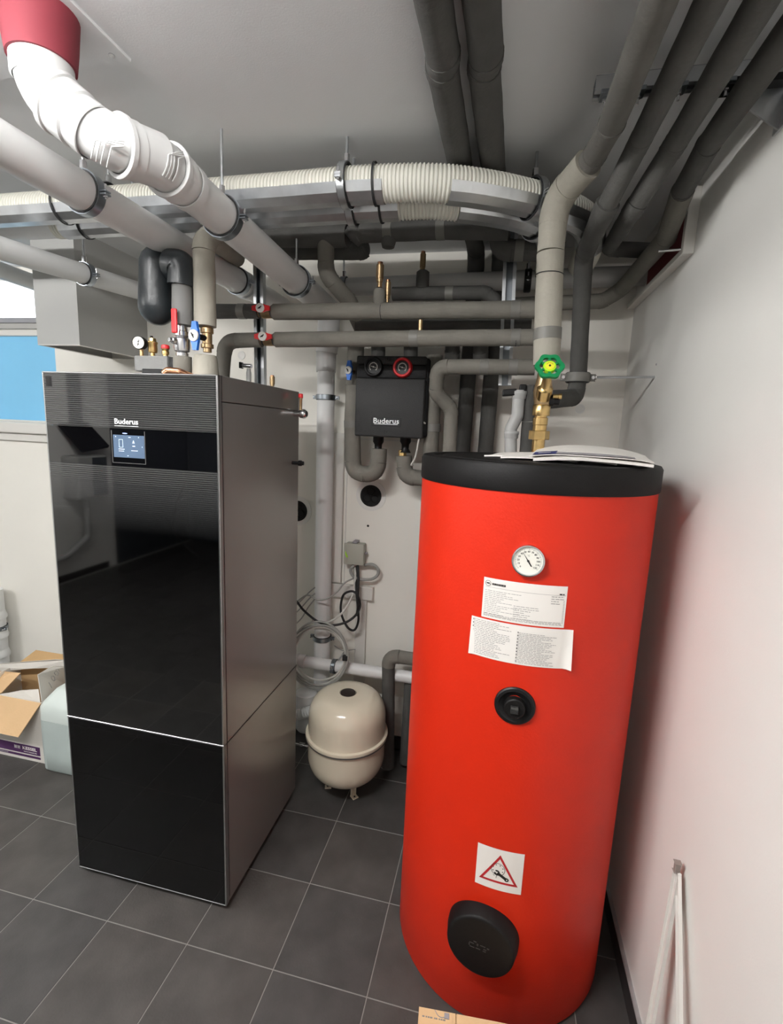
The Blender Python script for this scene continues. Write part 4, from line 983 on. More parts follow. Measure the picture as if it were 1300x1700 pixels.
# white frame and red fire stop panel on the right wall
ft = thing('wall_duct_frame', 'white metal edge frame around a red fire stop on the right wall', 'frame', (RX, 1.9, 2.19))
A1 = at(1143, 420, x=RX-.006)
zf = 2.200; ya = 1.665; yb_ = 2.285
bm = BM(); box(bm, (RX-.030, ya, zf-.018), (RX, yb_, zf), .0015, 1); obj('lower_rail', bm, 'trim_white', ft)
bm = BM(); box(bm, (RX-.030, ya-.022, zf-.018), (RX, ya, 2.36), .0015, 1); obj('upright', bm, 'trim_white', ft)
bm = BM(); box(bm, (RX-.008, ya+.002, zf+.001), (RX, yb_-.18, 2.345)); obj('red_fire_stop', bm, mat('dark_red_fire_stop', (.16, .018, .022), .7), ft, label='dark red fire stop filling')
bm = BM(); tube(bm, [(RX-.085, ya+.015, 2.203), (RX-.002, ya-.01, 2.199)], .004, 8); obj('fixing_rod', bm, 'steel', ft, True)

# ================================================================== PUMP GROUP
gx0, gx1, gz0, gz1, gy = -.607, -.303, 1.618, 1.945, 2.00
pgp = thing('pump_group', 'charcoal foam pump box with two round gauges and white lettering', 'pump unit', ((gx0+gx1)/2, gy+.12, gz0))
bm = BM(); box(bm, (gx0+.006, gy+.02, gz0+.004), (gx1, BY-.03, gz1-.004), .012, 3); obj('rear_shell', bm, 'eppd', pgp, True)
bm = BM(); box(bm, (gx0, gy, gz0), (gx1-.012, gy+.07, gz1-.088), .007, 3); obj('lower_cover', bm, 'epp', pgp, True)
bm = BM(); box(bm, (gx0, gy+.010, gz1-.087), (gx1-.012, gy+.08, gz1-.036), .004, 2); obj('gauge_panel', bm, 'eppd', pgp, True)
bm = BM(); box(bm, (gx0, gy+.002, gz1-.034), (gx1-.012, gy+.08, gz1), .007, 3); obj('upper_cover', bm, 'epp', pgp, True)
for q, col, lab in ((at(620, 609, y=gy-.0), 'black', 'black ringed gauge'), (at(668, 610, y=gy-.0), 'red_plastic', 'red ringed gauge')):
    q = V((q.x, gy+.012, q.z))
    bm = BM(); lathe(bm, [(-.008, .0405), (.012, .0405), (.020, .036), (.021, .029), (.014, .027)], q, (0, -1, 0), 40, caps=False); gg = obj('gauge_ring', bm, col, pgp, True, label=lab)
    bm = BM(); lathe(bm, [(0, .029), (.013, .029)], q, (0, -1, 0), 32); obj('gauge_face', bm, 'black', gg)
    bm = BM()
    for k in range(21):
        a = math.radians(225-270*k/20); d = V((math.cos(a), 0, math.sin(a))); e = V((0, -1, 0)).cross(d)
        obox(bm, q+d*.0165+V((0, -.0135, 0)), d, e, (0, 1, 0), .0022, .0011, .0003)
    obj('gauge_scale', bm, 'dial', gg)
    bm = BM(); d = V((math.cos(math.radians(165)), 0, math.sin(math.radians(165)))); obox(bm, q+V((0, -.0142, 0)), d, (0, 1, 0), d.cross(V((0, 1, 0))), .011, .0004, .0009); lathe(bm, [(.0130, .003), (.0150, .003)], q, (0, -1, 0), 12); obj('gauge_needle', bm, 'dial', gg)
for px, py in ((645, 596), (640, 717)):
    q = at(px, py, y=gy); bm = BM(); lathe(bm, [(-.002, .0075), (.0015, .0070), (.0015, .0045), (-.001, .004)], q, (0, -1, 0), 20); obj('screw_recess', bm, 'black', pgp, True)
bm = BM(); q = at(641, 700, y=gy); box(bm, (q.x-.063, gy-.0016, q.z-.0185), (q.x+.063, gy+.002, q.z+.0165), .0008, 1); pl = obj('name_plate', bm, 'black', pgp)
text('Buderus', .030, (q.x, gy-.002, q.z+.002), R_, U_, 'letter', pl, sx=1.12, bold=.0003)
bm = BM(); box(bm, (q.x-.050, gy-.0024, q.z-.0115), (q.x+.050, gy-.0015, q.z-.0092)); obj('lettering_underline', bm, 'letter', pl)
for px in (628, 673):
    c = at(px, 738, y=2.12); bm = BM(); lathe(bm, [(-.035, .026), (-.018, .016), (.0, .017), (.012, .024), (.05, .024)], c, (0, 0, 1), 20); obj('pipe_connector', bm, 'black', pgp, True)
c = at(668, 752, y=2.12); bm = BM(); lathe(bm, [(-.012, .018), (.012, .018)], c, (0, 0, 1), 6); obj('brass_nut', bm, 'brass', pgp)
foam_pipe('insulated_pipe', 'insulated U bend running down left of the pump box and back up under it', [at(592, 560, y=2.13), at(588, 640, y=2.13), at(585, 700, y=2.12), at(586, 786, y=2.12), at(627, 788, y=2.12), at(629, 745, y=2.12)], .072, .075, m='foam', bands=((2, .05),), elbow=1.03)
foam_pipe('insulated_pipe', 'insulated elbow under the pump box turning right behind the tank', [at(671, 757, y=2.12), at(672, 792, y=2.12), at(730, 796, y=2.12)], .070, .06, m='foam')
foam_pipe('insulated_pipe', 'dark pipe stub entering the top of the pump box, left', [at(628, 545, y=2.12), V((at(628, 600, y=2.12).x, 2.12, gz1-.005))], .06, m='foam_shaded')
foam_pipe('insulated_pipe', 'dark pipe stub entering the top of the pump box, right', [at(682, 545, y=2.12), V((at(682, 600, y=2.12).x, 2.12, gz1-.005))], .06, m='foam_shaded')
c = at(581, 615, y=2.05); t = thing('ball_valve', 'small blue handled valve left of the pump box gauges', 'valve', c); valve_handle(t, c, (-.35, -1, 0), (0, 0, 1), 'blue_plastic', .040, .0165)
# white bent wire right of the pump box
bm = BM(); pts = catmull([at(706, 703, y=2.02), at(702, 702, y=2.01), at(698, 715, y=2.01), at(690, 757, y=2.02), at(683, 771, y=2.03), at(686, 772, y=2.04)], 6); tube(bm, pts, .004, 8)
tag(obj('sensor_lead', bm, 'cable_white', None, True), 'short white lead hanging from the right side of the pump box', 'cable')

# ================================================================== FITTINGS ON THE BOILER TOP
BYT = 1.42
def bt_(px, py, y=BYT): return at(px, py, y=y)
mb = thing('manifold_block', 'grey foam manifold block with gauge on the boiler top, left', 'fitting', (bt_(255, 612).x, BYT, ZT))
a, b = bt_(222, 590), bt_(278, 614)
bm = BM(); box(bm, (a.x, BYT, b.z-.005), (b.x, BYT+.10, a.z), .004, 2); obj('foam_block', bm, mat('grey_foam_block', (.20, .20, .195), .8, bump=.3, scale=120), mb)
bm = BM(); box(bm, (b.x, BYT+.01, b.z-.004), (b.x+.016, BYT+.09, a.z-.002), .002, 1); obj('end_plate', bm, 'epp', mb)
bm = BM(); box(bm, (a.x+.03, BYT-.005, ZT), (b.x+.02, BYT+.08, b.z+.002), .003, 1); obj('black_base', bm, 'black', mb)
gy_ = BYT+.01; c = at(231, 569, y=gy_)
gt = thing('pressure_gauge', 'round white pressure gauge on the left end of the manifold block', 'gauge', (c.x, gy_, a.z))
nn = V((.25, -1, -.05)).normalized()
bm = BM(); lathe(bm, [(-.018, .0200), (.006, .0205), (.0075, .0200), (.0077, .0190), (.005, .0188)], c, nn, 32, caps=False); obj('gauge_case', bm, 'black', gt, True)
bm = BM(); lathe(bm, [(-.017, .0195), (.0055, .0195)], c, nn, 32); obj('gauge_face', bm, 'dial', gt)
gxv = V((1, .25, 0)).normalized(); bm = BM()
for k in range(13):
    an = math.radians(225-270*k/12); d = gxv*math.cos(an)+U_*math.sin(an); obox(bm, c+nn*.0060+d*.0160, d, nn.cross(d), nn, .0014, .0003, .0002)
obox(bm, c+nn*.0062, (gxv*.3+U_), nn.cross(gxv*.3+U_), nn, .010, .0007, .0003); obox(bm, c+nn*.0061+U_*.004, gxv, U_, nn, .003, .0012, .0002); obox(bm, c+nn*.0061-U_*.005, gxv, U_, nn, .0025, .0012, .0002)
obj('gauge_marks', bm, 'inkblack', gt)
bm = BM(); tube(bm, [V((c.x, gy_+.01, c.z-.018)), V((c.x, gy_+.01, a.z-.004))], .006, 10); obj('gauge_neck', bm, 'brass_old', gt, True)
c = bt_(254, 588, BYT+.03); t = thing('brass_air_vent', 'fat brass automatic vent between the gauge and the red-capped valve', 'air vent', (c.x, c.y, a.z))
bm = BM(); lathe(bm, [(-.006, .0065), (.012, .0065), (.014, .0135), (.022, .0145), (.040, .0145), (.042, .0158), (.047, .0158), (.049, .012), (.058, .011)], V((c.x, c.y, a.z)), U_, 22); obj('vent_body', bm, 'brass', t, True)
bm = BM(); lathe(bm, [(.058, .004), (.066, .0045)], V((c.x-.003, c.y, a.z)), U_, 10); obj('vent_cap', bm, 'black', t, True)
c = bt_(275, 590, BYT+.02); t = thing('safety_valve', 'small brass safety valve with red cap beside the black pipe shell', 'valve', (c.x, c.y, a.z-.01))
bm = BM(); lathe(bm, [(0, .008), (.012, .008), (.013, .011), (.022, .011), (.024, .009), (.030, .012)], V((c.x, c.y, a.z-.006)), U_, 18); obj('valve_body', bm, 'brass', t, True)
bm = BM(); lathe(bm, [(.030, .0125), (.037, .0130), (.041, .0120), (.043, .008)], V((c.x, c.y, a.z-.006)), U_, 18); obj('red_cap', bm, 'red_plastic', t, True)
# black shell
SY = 1.45
t = thing('pipe_shell', 'black rounded plastic shell hanging beside the grey riser over the boiler', 'pipe cover', at(262, 535, y=SY))
bm = BM(); p0, p1 = at(263, 440, y=SY), at(261, 510, y=SY); r_ = .056
tube(bm, [p0+U_*r_*f for f in (.98, .92, .78, .5, .2)] + resample(p0, p1, .02) + [p1-U_*r_*f for f in (.2, .5, .78, .92, .98)], [r_*math.sqrt(max(0, 1-f*f)) for f in (.98, .92, .78, .5, .2)]+[r_]*len(resample(p0, p1, .02))+[r_*math.sqrt(max(0, 1-f*f)) for f in (.2, .5, .78, .92, .98)], 28)
obj('main_shell', bm, 'blackgloss', t, True)
bm = BM(); tube(bm, smooth_path([at(285, 440, y=SY-.02), at(303, 441, y=SY-.03), at(302, 475, y=SY-.03)], .03), lambda i: .046 if i < 6 else .042, 26); obj('elbow_shell', bm, 'blackgloss', t, True)
bm = BM(); box(bm, (at(303, 430, y=SY+.13).x, SY+.10, at(310, 530, y=SY+.13).z), (at(325, 430, y=SY+.13).x, SY+.18, at(310, 432, y=SY+.13).z), .012, 3); obj('rear_shell', bm, 'blackgloss', t, True)
c = at(303, 475, y=SY-.03)
foam_pipe('insulated_riser', 'smooth grey insulated riser below the black shell, above the silver valve', [at(303, 470, y=SY-.03), at(303, 540, y=SY-.03)], .062, m=mat('smooth_grey_foam', (.17, .17, .165), .7, var=.05))
t = thing('ball_valve', 'silver ball valve with upright red lever on the grey riser', 'valve', at(303, 600, y=SY-.03)); c = at(302, 568, y=SY-.03)
bm = BM(); lathe(bm, [(-.065, .019), (-.034, .019), (-.032, .014), (-.028, .0225), (-.016, .0245), (.008, .0245), (.014, .018), (.018, .0215), (.030, .0215), (.032, .018), (.05, .018)], c, U_, 22); obj('valve_body', bm, 'steel', t, True)
bm = BM(); lathe(bm, [(0, .010), (.036, .010), (.038, .006), (.046, .006)], c, (-.3, -1, 0), 14); obj('stem', bm, 'steel', t, True)
hc_ = c+V((-.014, -.046, 0)); bm = BM(); obox(bm, (at(289, 516, y=hc_.y)+at(290, 549, y=hc_.y))/2, (1, 0, 0), (0, 1, 0), U_, .0095, .0045, .036, .0040); obj('red_lever', bm, 'red_plastic', t)
foam_pipe('insulated_riser', 'short grey foam collar under the silver valve', [at(303, 592, y=SY-.03), V((at(303, 615, y=SY-.03).x, SY-.03, ZT+.001))], .055, m='foam')
bm = BM(); c1 = at(272, 612, y=1.36); tube(bm, smooth_path([V((c1.x, 1.36, ZT+.010)), V((c1.x+.012, 1.36, ZT+.020)), V((c1.x+.045, 1.37, ZT+.018)), V((c1.x+.07, 1.40, ZT+.006))], .015), .0095, 14)
tag(obj('copper_tube', bm, 'copper', None, True), 'short bent copper tube lying on the boiler top front edge', 'pipe')
# beige riser with brass valve and blue handle
ry = 1.44
foam_pipe('insulated_riser', 'taupe insulated riser above the blue handled valve, bending back under the thick pipe', [at(341, 542, y=ry), at(339, 480, y=ry), at(338, 405, y=ry), at(350, 392, y=ry+.04), at(392, 428, y=1.86)], .066, .05, m='foam_light', bands=(), elbow=1.03, n=24)
t = thing('ball_valve', 'brass ball valve with upright blue handle on the taupe riser', 'valve', at(342, 585, y=ry)); c = at(344, 562, y=ry)
bm = BM(); lathe(bm, [(-.042, .013), (-.030, .013), (-.029, .019), (-.018, .019), (-.016, .015), (.014, .015), (.016, .0195), (.030, .0195), (.034, .014), (.05, .014)], c, U_, 20); obj('valve_body', bm, 'brass_old', t, True)
hc_ = at(326, 558, y=ry-.05); valve_handle(t, hc_, (-.12, -1, 0), U_, 'blue_plastic', .042, .0175)
bm = BM(); tube(bm, [hc_+V((0, .01, 0)), c], .009, 12); obj('valve_neck', bm, 'black', t, True)
t = thing('foam_base', 'light taupe foam base of the blue handled riser on the boiler top', 'pipe', V((at(341, 610, y=ry).x, ry, ZT)))
q = at(341, 590, y=ry); bm = BM(); lathe(bm, [(ZT, .040), (ZT+.02, .041), (q.z-.012, .037), (q.z, .033)], V((q.x, ry, 0)), U_, 28); obj('foam_sleeve', bm, 'foam_light', t, True)
bm = BM(); lathe(bm, [(.0, .052), (.006, .050), (.014, .030)], V((at(388, 620, y=1.62).x, 1.66, ZT)), U_, 28); tag(obj('pipe_grommet', bm, 'epp', None, True), 'black grommet on the boiler top behind the taupe riser', 'grommet')
# filling tap
c = at(413, 612, y=1.84); t = thing('filling_tap', 'small clear hose tap on the boiler top in front of the steel rail', 'tap', (c.x, 1.84, ZT))
bm = BM(); lathe(bm, [(ZT, .010), (at(413, 618, y=1.84).z, .010), (at(413, 616, y=1.84).z, .008), (c.z, .008)], V((c.x, 1.84, 0)), U_, 14); obj('clear_tube', bm, 'pvc_grey', t, True)
bm = BM(); tube(bm, [c+V((-.035, 0, .012)), c+V((.012, 0, .010))], .0085, 12); obj('tap_body', bm, 'steel', t, True)
bm = BM(); obox(bm, c+V((-.032, -.002, .012)), (1, 0, 0), (0, 1, 0), U_, .004, .012, .012, .002); obj('tap_knob', bm, 'black', t)

# ================================================================== METAL HOOD ON THE LEFT
hx0, hx1, hy0, hy1, hz0 = -2.044, -1.822, 1.862, BY, 1.958
hd_ = thing('duct_hood', 'light grey rectangular sheet metal hood on the back wall beside the window', 'hood', ((hx0+hx1)/2, hy1, hz0))
bm = BM(); box(bm, (hx0, hy0, hz0), (hx1, hy0+.002, CZ)); obj('front_sheet', bm, 'sheet', hd_)
bm = BM(); box(bm, (hx1-.002, hy0+.002, hz0), (hx1, hy1, CZ)); obj('right_sheet', bm, 'sheet', hd_)
bm = BM(); box(bm, (hx0, hy0+.002, hz0), (hx0+.002, hy1, CZ)); obj('left_sheet', bm, 'sheet', hd_)
bm = BM(); box(bm, (hx0, hy0, hz0-.002), (hx1, hy0+.018, hz0)); box(bm, (hx0, hy1-.02, hz0-.002), (hx1, hy1, hz0)); box(bm, (hx0, hy0+.018, hz0-.002), (hx0+.02, hy1-.02, hz0)); box(bm, (hx1-.018, hy0+.018, hz0-.002), (hx1, hy1-.02, hz0)); obj('bottom_flange', bm, 'trim_white', hd_)
bm = BM(); box(bm, (hx0+.002, hy0+.002, hz0+.06), (hx1-.002, hy1, hz0+.064)); obj('inner_plate', bm, 'sheet', hd_)

# ================================================================== ELECTRICS ON THE BACK WALL
q = at(590, 918, y=2.26); jb = thing('junction_box', 'small beige grey junction box with cables on the back wall', 'junction box', (q.x, BY, q.z))
bm = BM(); box(bm, (q.x-.048, 2.235, q.z-.050), (q.x+.048, BY, q.z+.050), .006, 2); obj('box_body', bm, 'jbox', jb, True)
bm = BM(); box(bm, (q.x-.051, 2.229, q.z-.053), (q.x+.051, 2.240, q.z+.053), .004, 2); obj('cover', bm, 'jbox', jb, True)
bm = BM(); box(bm, (q.x-.012, 2.24, q.z+.052), (q.x+.012, BY, q.z+.062), .002, 1); obj('top_grommet', bm, 'greyprint', jb)
bm = BM(); lathe(bm, [(0, .006), (.012, .006)], (q.x+.050, 2.26, q.z+.004), (1, 0, 0), 10); obj('side_gland', bm, 'greyprint', jb)
bm = BM(); poly(bm, [(q.x-.044, 2.2288, q.z+.016), (q.x-.038, 2.2288, q.z+.006), (q.x-.028, 2.2288, q.z-.016), (q.x-.034, 2.2288, q.z-.020), (q.x-.042, 2.2288, q.z-.004)]); obj('green_mark', bm, 'lime', jb)
def cable(label, px, r, m, Y=2.20, closed=False, name='cable', group=None):
    P = [at(p[0], p[1], y=(p[2] if len(p) > 2 else Y)) for p in px]
    bm = BM(); tube(bm, catmull(P, 9), r, 10); return tag(obj(name, bm, m, None, True), label, 'cable', group)
jx, jz = 590, 935
cable('thick black cable looping below the junction box and off to the left', [(594, 936, 2.26), (595, 965, 2.22), (594, 1000), (595, 1030), (588, 1046), (576, 1040), (566, 1015), (569, 990), (580, 982), (590, 984), (597, 997), (597, 1010), (588, 1024, 2.14), (572, 1034, 2.12), (550, 1038, 2.10), (528, 1032, 2.10), (505, 1014, 2.10), (492, 998, 2.10), (470, 975, 2.10)], .0058, 'rubber')
cable('second black cable dropping straight from the junction box into the loop', [(592, 936, 2.26), (591, 960, 2.24), (592, 985, 2.19), (594, 1008, 2.19), (592, 1022, 2.2)], .0060, 'rubber')
cable('grey cable loop to the right of the junction box', [(606, 938, 2.26), (618, 937), (627, 944), (627, 954), (618, 961), (602, 962), (588, 958), (582, 948), (586, 940), (592, 937, 2.26)], .0075, 'cable_grey', 2.24)
cable('pale cable swinging from the junction box down left across the downpipe', [(588, 936, 2.26), (590, 955, 2.24), (586, 985), (575, 1008, 2.14), (560, 1025, 2.12), (540, 1034, 2.12), (518, 1030, 2.12)], .0052, 'cable_white')
cable('thin grey cable from the junction box over the downpipe to the boiler', [(587, 960, 2.22), (572, 968), (560, 982, 2.16), (545, 993, 2.12), (528, 996, 2.12), (510, 988, 2.14), (488, 1003, 2.14)], .0040, 'cable_grey')
for k, (y0_, y1_) in enumerate(((975, 1000), (985, 1012), (994, 1030))):
    cable(['topmost of three thin wires fanning out from behind the boiler', 'middle of three thin wires fanning out from behind the boiler', 'lowest of three thin wires fanning out from behind the boiler'][k], [(523, y0_, 2.17), (512, (y0_*1.6+y1_)/2.6, 2.15), (500, y1_-3, 2.13), (482, y1_+14, 2.12)], .0032, 'cable_grey')
# big coil of grey cable
co = thing('cable_coil', 'coil of grey cable hanging in front of the lower downpipe clamp', 'cable', at(534, 1140, y=2.10))
for k, (rx_, rz_, dx, dy, cz_) in enumerate(((46, 50, 530, 0, 1088), (42, 44, 531, .008, 1086), (48, 54, 529, .012, 1087), (44, 47, 530, .018, 1090), (50, 52, 528, .006, 1090))):
    P = [at(dx+rx_*math.cos(a*PI/14), cz_+rz_*math.sin(a*PI/14)+1.2*math.sin(a*2*PI/28*2+k), y=2.075+dy+.005*math.sin(a*2*PI/28+k)) for a in range(28)]
    P.append(P[0]); bm = BM(); tube(bm, catmull(P, 3), .0048, 8); obj('cable_turn', bm, 'cable_white' if k % 2 else 'cable_grey', co, True)
c = at(574, 1091, y=2.085); bm = BM(); obox(bm, c, (1, 0, .1), (0, 1, 0), (0, 0, 1), .013, .016, .014, .004); obj('black_tape', bm, 'rubber', co)
cable('pale twisted wire end at the coil', [(555, 1072, 2.14), (563, 1077), (572, 1080), (590, 1078, 2.26)], .0025, 'cable_grey')

# ================================================================== CARTON AND CANISTER ON THE LEFT
bx0, bx1, by0, by1, bh = -2.46, -2.012, 1.708, 1.99, .318
ct = thing('open_carton', 'white open carton with purple print and kraft flaps beside the boiler', 'box', ((bx0+bx1)/2, (by0+by1)/2, 0))
w_ = .004
def wallp(name, a, b, m='boxwhite', mi='kraft'):
    bm = BM(); box(bm, a, b); return obj(name, bm, m, ct)
fp = wallp('front_panel', (bx0, by0, 0), (bx1, by0+w_, bh)); wallp('back_panel', (bx0, by1-w_, 0), (bx1, by1, bh)); wallp('right_panel', (bx1-w_, by0+w_, 0), (bx1, by1-w_, bh)); wallp('left_panel', (bx0, by0+w_, 0), (bx0+w_, by1-w_, bh)); wallp('bottom_panel', (bx0+w_, by0+w_, 0), (bx1-w_, by1-w_, w_))
for nm, a, b in (('inner_front', (bx0+w_, by0+w_, w_), (bx1-w_, by0+w_+.001, bh)), ('inner_back', (bx0+w_, by1-w_-.001, w_), (bx1-w_, by1-w_, bh)), ('inner_right', (bx1-w_-.001, by0+w_+.001, w_), (bx1-w_, by1-w_-.001, bh))):
    wallp(nm, a, b, 'kraft')
def flap(name, p, q, d, L, m, th=.004, taper=.0, lab=None):
    p, q = V(p), V(q); d = V(d).normalized(); e = (q-p).normalized(); n_ = e.cross(d)
    bm = BM(); poly(bm, [p, q, q+d*L-e*taper, p+d*L+e*taper], n_*th); o = obj(name, bm, m, ct)
    if lab: o['label'] = lab
    return o
flap('front_flap', (bx0, by0, bh), (bx1, by0, bh), (0, -.55, -.83), .155, 'kraft_light', .004, .045, 'kraft coloured flap folded down at the front')
flap('back_flap', (bx0, by1, bh), (bx1, by1, bh), (0, .95, .25), .10, 'kraft')
def quad(name, P, m, th=(0, .003, .002), lab=None):
    bm = BM(); poly(bm, P, V(th)); o = obj(name, bm, m, ct)
    if lab: o['label'] = lab
quad('back_flap', [at(-60, 1121, y=1.93), at(50, 1110, y=1.93), at(112, 1108, y=1.95), at(112, 1096, y=1.95), at(92, 1095, y=1.94), at(-60, 1106, y=1.93)], 'boxwhite', (0, .004, 0), 'long narrow white flap strip at the back')
quad('right_flap', [at(69, 1166, y=1.712), at(110, 1140, y=1.95), at(112, 1106, y=1.95), at(86, 1106, y=1.86), at(62, 1120, y=1.74)], 'boxwhite', (.004, 0, 0), 'white flap with handwriting')
quad('inner_flap', [at(-40, 1167, y=1.713), at(67, 1167, y=1.713), at(64, 1144, y=1.80), at(35, 1145, y=1.80), at(0, 1152, y=1.80), at(-40, 1156, y=1.80)], 'boxwhite', (0, 0, -.003))
quad('left_flap', [at(-30, 1160, y=1.82), at(2, 1150, y=1.80), at(34, 1117, y=1.90), at(0, 1114, y=1.90), at(-30, 1116, y=1.90)], 'kraft_light', (0, .003, -.003))
# handwriting on the right flap
bm = BM()
for P_ in ([(81, 1133), (84, 1138), (86, 1142)], [(88, 1130), (85, 1125), (88, 1122), (91, 1126), (89, 1131), (93, 1128)], [(93, 1121), (90, 1117), (94, 1114), (97, 1118), (95, 1122)], [(92, 1112), (97, 1111), (98, 1115)]):
    tube(bm, catmull([at(x_, y_, x=-2.020) for x_, y_ in P_], 3), .0011, 5)
for v in bm.verts: v.co.x += 0
hw_ = obj('handwriting', bm, 'print', ct)
yf = by0-.0006
bm = BM(); box(bm, (bx0+.004, yf, .034), (bx1-.029, by0, .080)); obj('purple_band', bm, 'purple', fp)
bm = BM(); box(bm, (bx0+.004, yf, .015), (bx1-.029, by0, .027)); obj('purple_band', bm, 'purple', fp)
text('KESSEL', .0225, (bx1-.090, yf-.0003, .0615), R_, U_, 'paper', fp, 'carton_lettering', .0002, 1.22, .0006)
text('www.kessel.de', .0095, (bx1-.087, yf-.0003, .0445), R_, U_, 'paper', fp, 'carton_lettering', .0002, 1.35)
bm = BM()
for x_, w in ((bx1-.180, .015), (bx1-.161, .015)):
    for zz in (.0535, .0575, .0615, .0655): box(bm, (x_, yf-.0004, zz), (x_+w, yf, zz+.0022))
    box(bm, (x_, yf-.0004, .053), (x_+.004, yf, .069)); box(bm, (x_+w-.003, yf-.0004, .053), (x_+w, yf, .069))
obj('carton_emblem', bm, 'paper', fp)
bm = BM(); box(bm, (bx0+.02, yf-.0003, .019), (bx1-.22, yf, .023)); obj('small_print_line', bm, 'greyprint', fp)
# canister
kx0, kx1, ky0, ky1, kh = -2.000, -1.74, 1.665, 1.93, .335
cn = thing('canister', 'milky plastic canister between the white carton and the boiler', 'canister', ((kx0+kx1)/2, (ky0+ky1)/2, 0))
def rr_ring(z, ins, n=6, rad=.045):
    pts = []; x0, x1, y0, y1 = kx0+ins, kx1-ins, ky0+ins, ky1-ins; rd = max(.006, rad-ins*.3)
    for cx_, cy_, a0 in ((x1-rd, y1-rd, 0), (x0+rd, y1-rd, 90), (x0+rd, y0+rd, 180), (x1-rd, y0+rd, 270)):
        for k in range(n+1): a = math.radians(a0+90*k/n); pts.append((cx_+rd*math.cos(a), cy_+rd*math.sin(a), z))
    return pts
def loft(bm, R):
    rings = [[bm.verts.new(V(p)) for p in r] for r in R]
    for a, b in zip(rings, rings[1:]):
        n = len(a)
        for k in range(n): bm.faces.new((a[k], a[(k+1) % n], b[(k+1) % n], b[k]))
    bm.faces.new(rings[0][::-1]); bm.faces.new(rings[-1])
bm = BM(); loft(bm, [rr_ring(0, .012), rr_ring(.012, .002), rr_ring(.10, 0), rr_ring(.262, 0)]); obj('liquid_filled_body', bm, 'canister', cn, True)
bm = BM(); loft(bm, [rr_ring(.263, 0), rr_ring(.320, .002), rr_ring(.340, .012), rr_ring(.388, .050), rr_ring(.393, .070)]); obj('shoulder', bm, 'canister_top', cn, True)
bm = BM(); lathe(bm, [(.392, .022), (.420, .022), (.423, .018)], (kx1-.06, ky1-.08, 0), U_, 20); obj('screw_cap', bm, 'black', cn, True)
bm = BM(); tube(bm, smooth_path([(kx0+.11, 1.80, .385), (kx0+.11, 1.80, .430), (kx0+.16, 1.80, .430), (kx0+.16, 1.80, .385)], .02), .010, 12); obj('carry_handle', bm, 'canister_top', cn, True)

# ================================================================== SMALL THINGS IN THE FOREGROUND
# kraft carton at the bottom edge
bt0 = at(696, 1672, z=.20); e1 = (at(860, 1704, z=.20)-bt0).normalized(); e2 = V((0, 0, 1)).cross(e1); e2 = e2 if e2.y < 0 else -e2
kt = thing('kraft_carton', 'flat kraft cardboard box in front of the red tank at the bottom edge', 'box', bt0-V((0, 0, .20)))
bm = BM(); c = bt0+e1*.15+e2*.12+V((0, 0, -.1)); obox(bm, c, e1, e2, (0, 0, 1), .15, .12, .0985); obj('carton_body', bm, 'kraft_light', kt)
for s, w in ((0, .088), (1, .208)):
    bm = BM(); cc_ = bt0+e1*(.046 if s == 0 else .197)+e2*.12+V((0, 0, .0005)); obox(bm, cc_, e1, e2, (0, 0, 1), (.0455 if s == 0 else .102), .119, .0015, .0008, 1); obj('top_flap', bm, 'kraft_light', kt)
bm = BM()
x = .012
for w in (.006, .004, .005, .007, .003, .006, .004, .005, .007):
    obox(bm, bt0+e1*x+e2*(.019+x*.0)+V((0, 0, .0023)), e1, e2, (0, 0, 1), w*.45, .0015, .0002); x += w+.0015
obj('printed_line', bm, 'print', kt)
bm = BM(); pts = [bt0+e1*a+e2*b+V((0, 0, .003)) for a, b in ((.040, .002), (.048, .012), (.058, .015), (.068, .012))]; tube(bm, catmull(pts, 4), .0009, 5); obox(bm, bt0+e1*.070+e2*.010+V((0, 0, .003)), e1, e2, (0, 0, 1), .006, .006, .0012); obj('torn_tape', bm, 'greyprint', kt)
# folded white strip leaning on the right wall
fs = thing('plastic_strip', 'folded white plastic trunking strip leaning on the right wall at the bottom right', 'strip', (RX-.03, 1.1, 0))
tp = at(1128, 1446, x=RX-.012)
def pstrip(name, a, b, w=.018, d=.008, bow=0):
    bm = BM(); a, b = V(a), V(b); n_ = 8; dd = (b-a).normalized(); s = V((-1, 0, 0)).cross(dd).normalized(); nx_ = V((-1, 0, 0))
    sec = [(-w/2, d), (-w/2, 0), (w/2, 0), (w/2, d), (w/2-.002, d), (w/2-.002, .002), (-w/2+.002, .002), (-w/2+.002, d)]
    rings = []
    for i in range(n_+1):
        p = a+(b-a)*(i/n_)+V((0, 1, 0))*bow*math.sin(PI*i/n_)
        rings.append([bm.verts.new(p+s*u+nx_*v) for u, v in sec])
    for A2, B2 in zip(rings, rings[1:]):
        for k in range(8): bm.faces.new((A2[k], A2[(k+1) % 8], B2[(k+1) % 8], B2[k]))
    bm.faces.new(rings[0][::-1]); bm.faces.new(rings[-1]); return obj(name, bm, 'trim_white', fs)
la = at(1090, 1700, x=RX-.03); lb = at(1130, 1700, x=RX-.02)
def ext(a, b, z): d = b-a; return a+d*((z-a.z)/d.z)
pstrip('left_leg', tp, V((RX-.06, ext(tp, la, .004).y, .004)), .030)
pstrip('right_leg', tp+V((0, -.004, 0)), V((RX-.04, ext(tp, lb, .004).y, .004)), .020, .008, -.012)
bm = BM(); obox(bm, tp+V((-.006, .0, .010)), (0, 1, 0), (1, 0, 0), (0, 0, 1), .006, .006, .012, .002); obj('folded_tip', bm, mat('worn_edge', (.25, .21, .19), .7), fs)
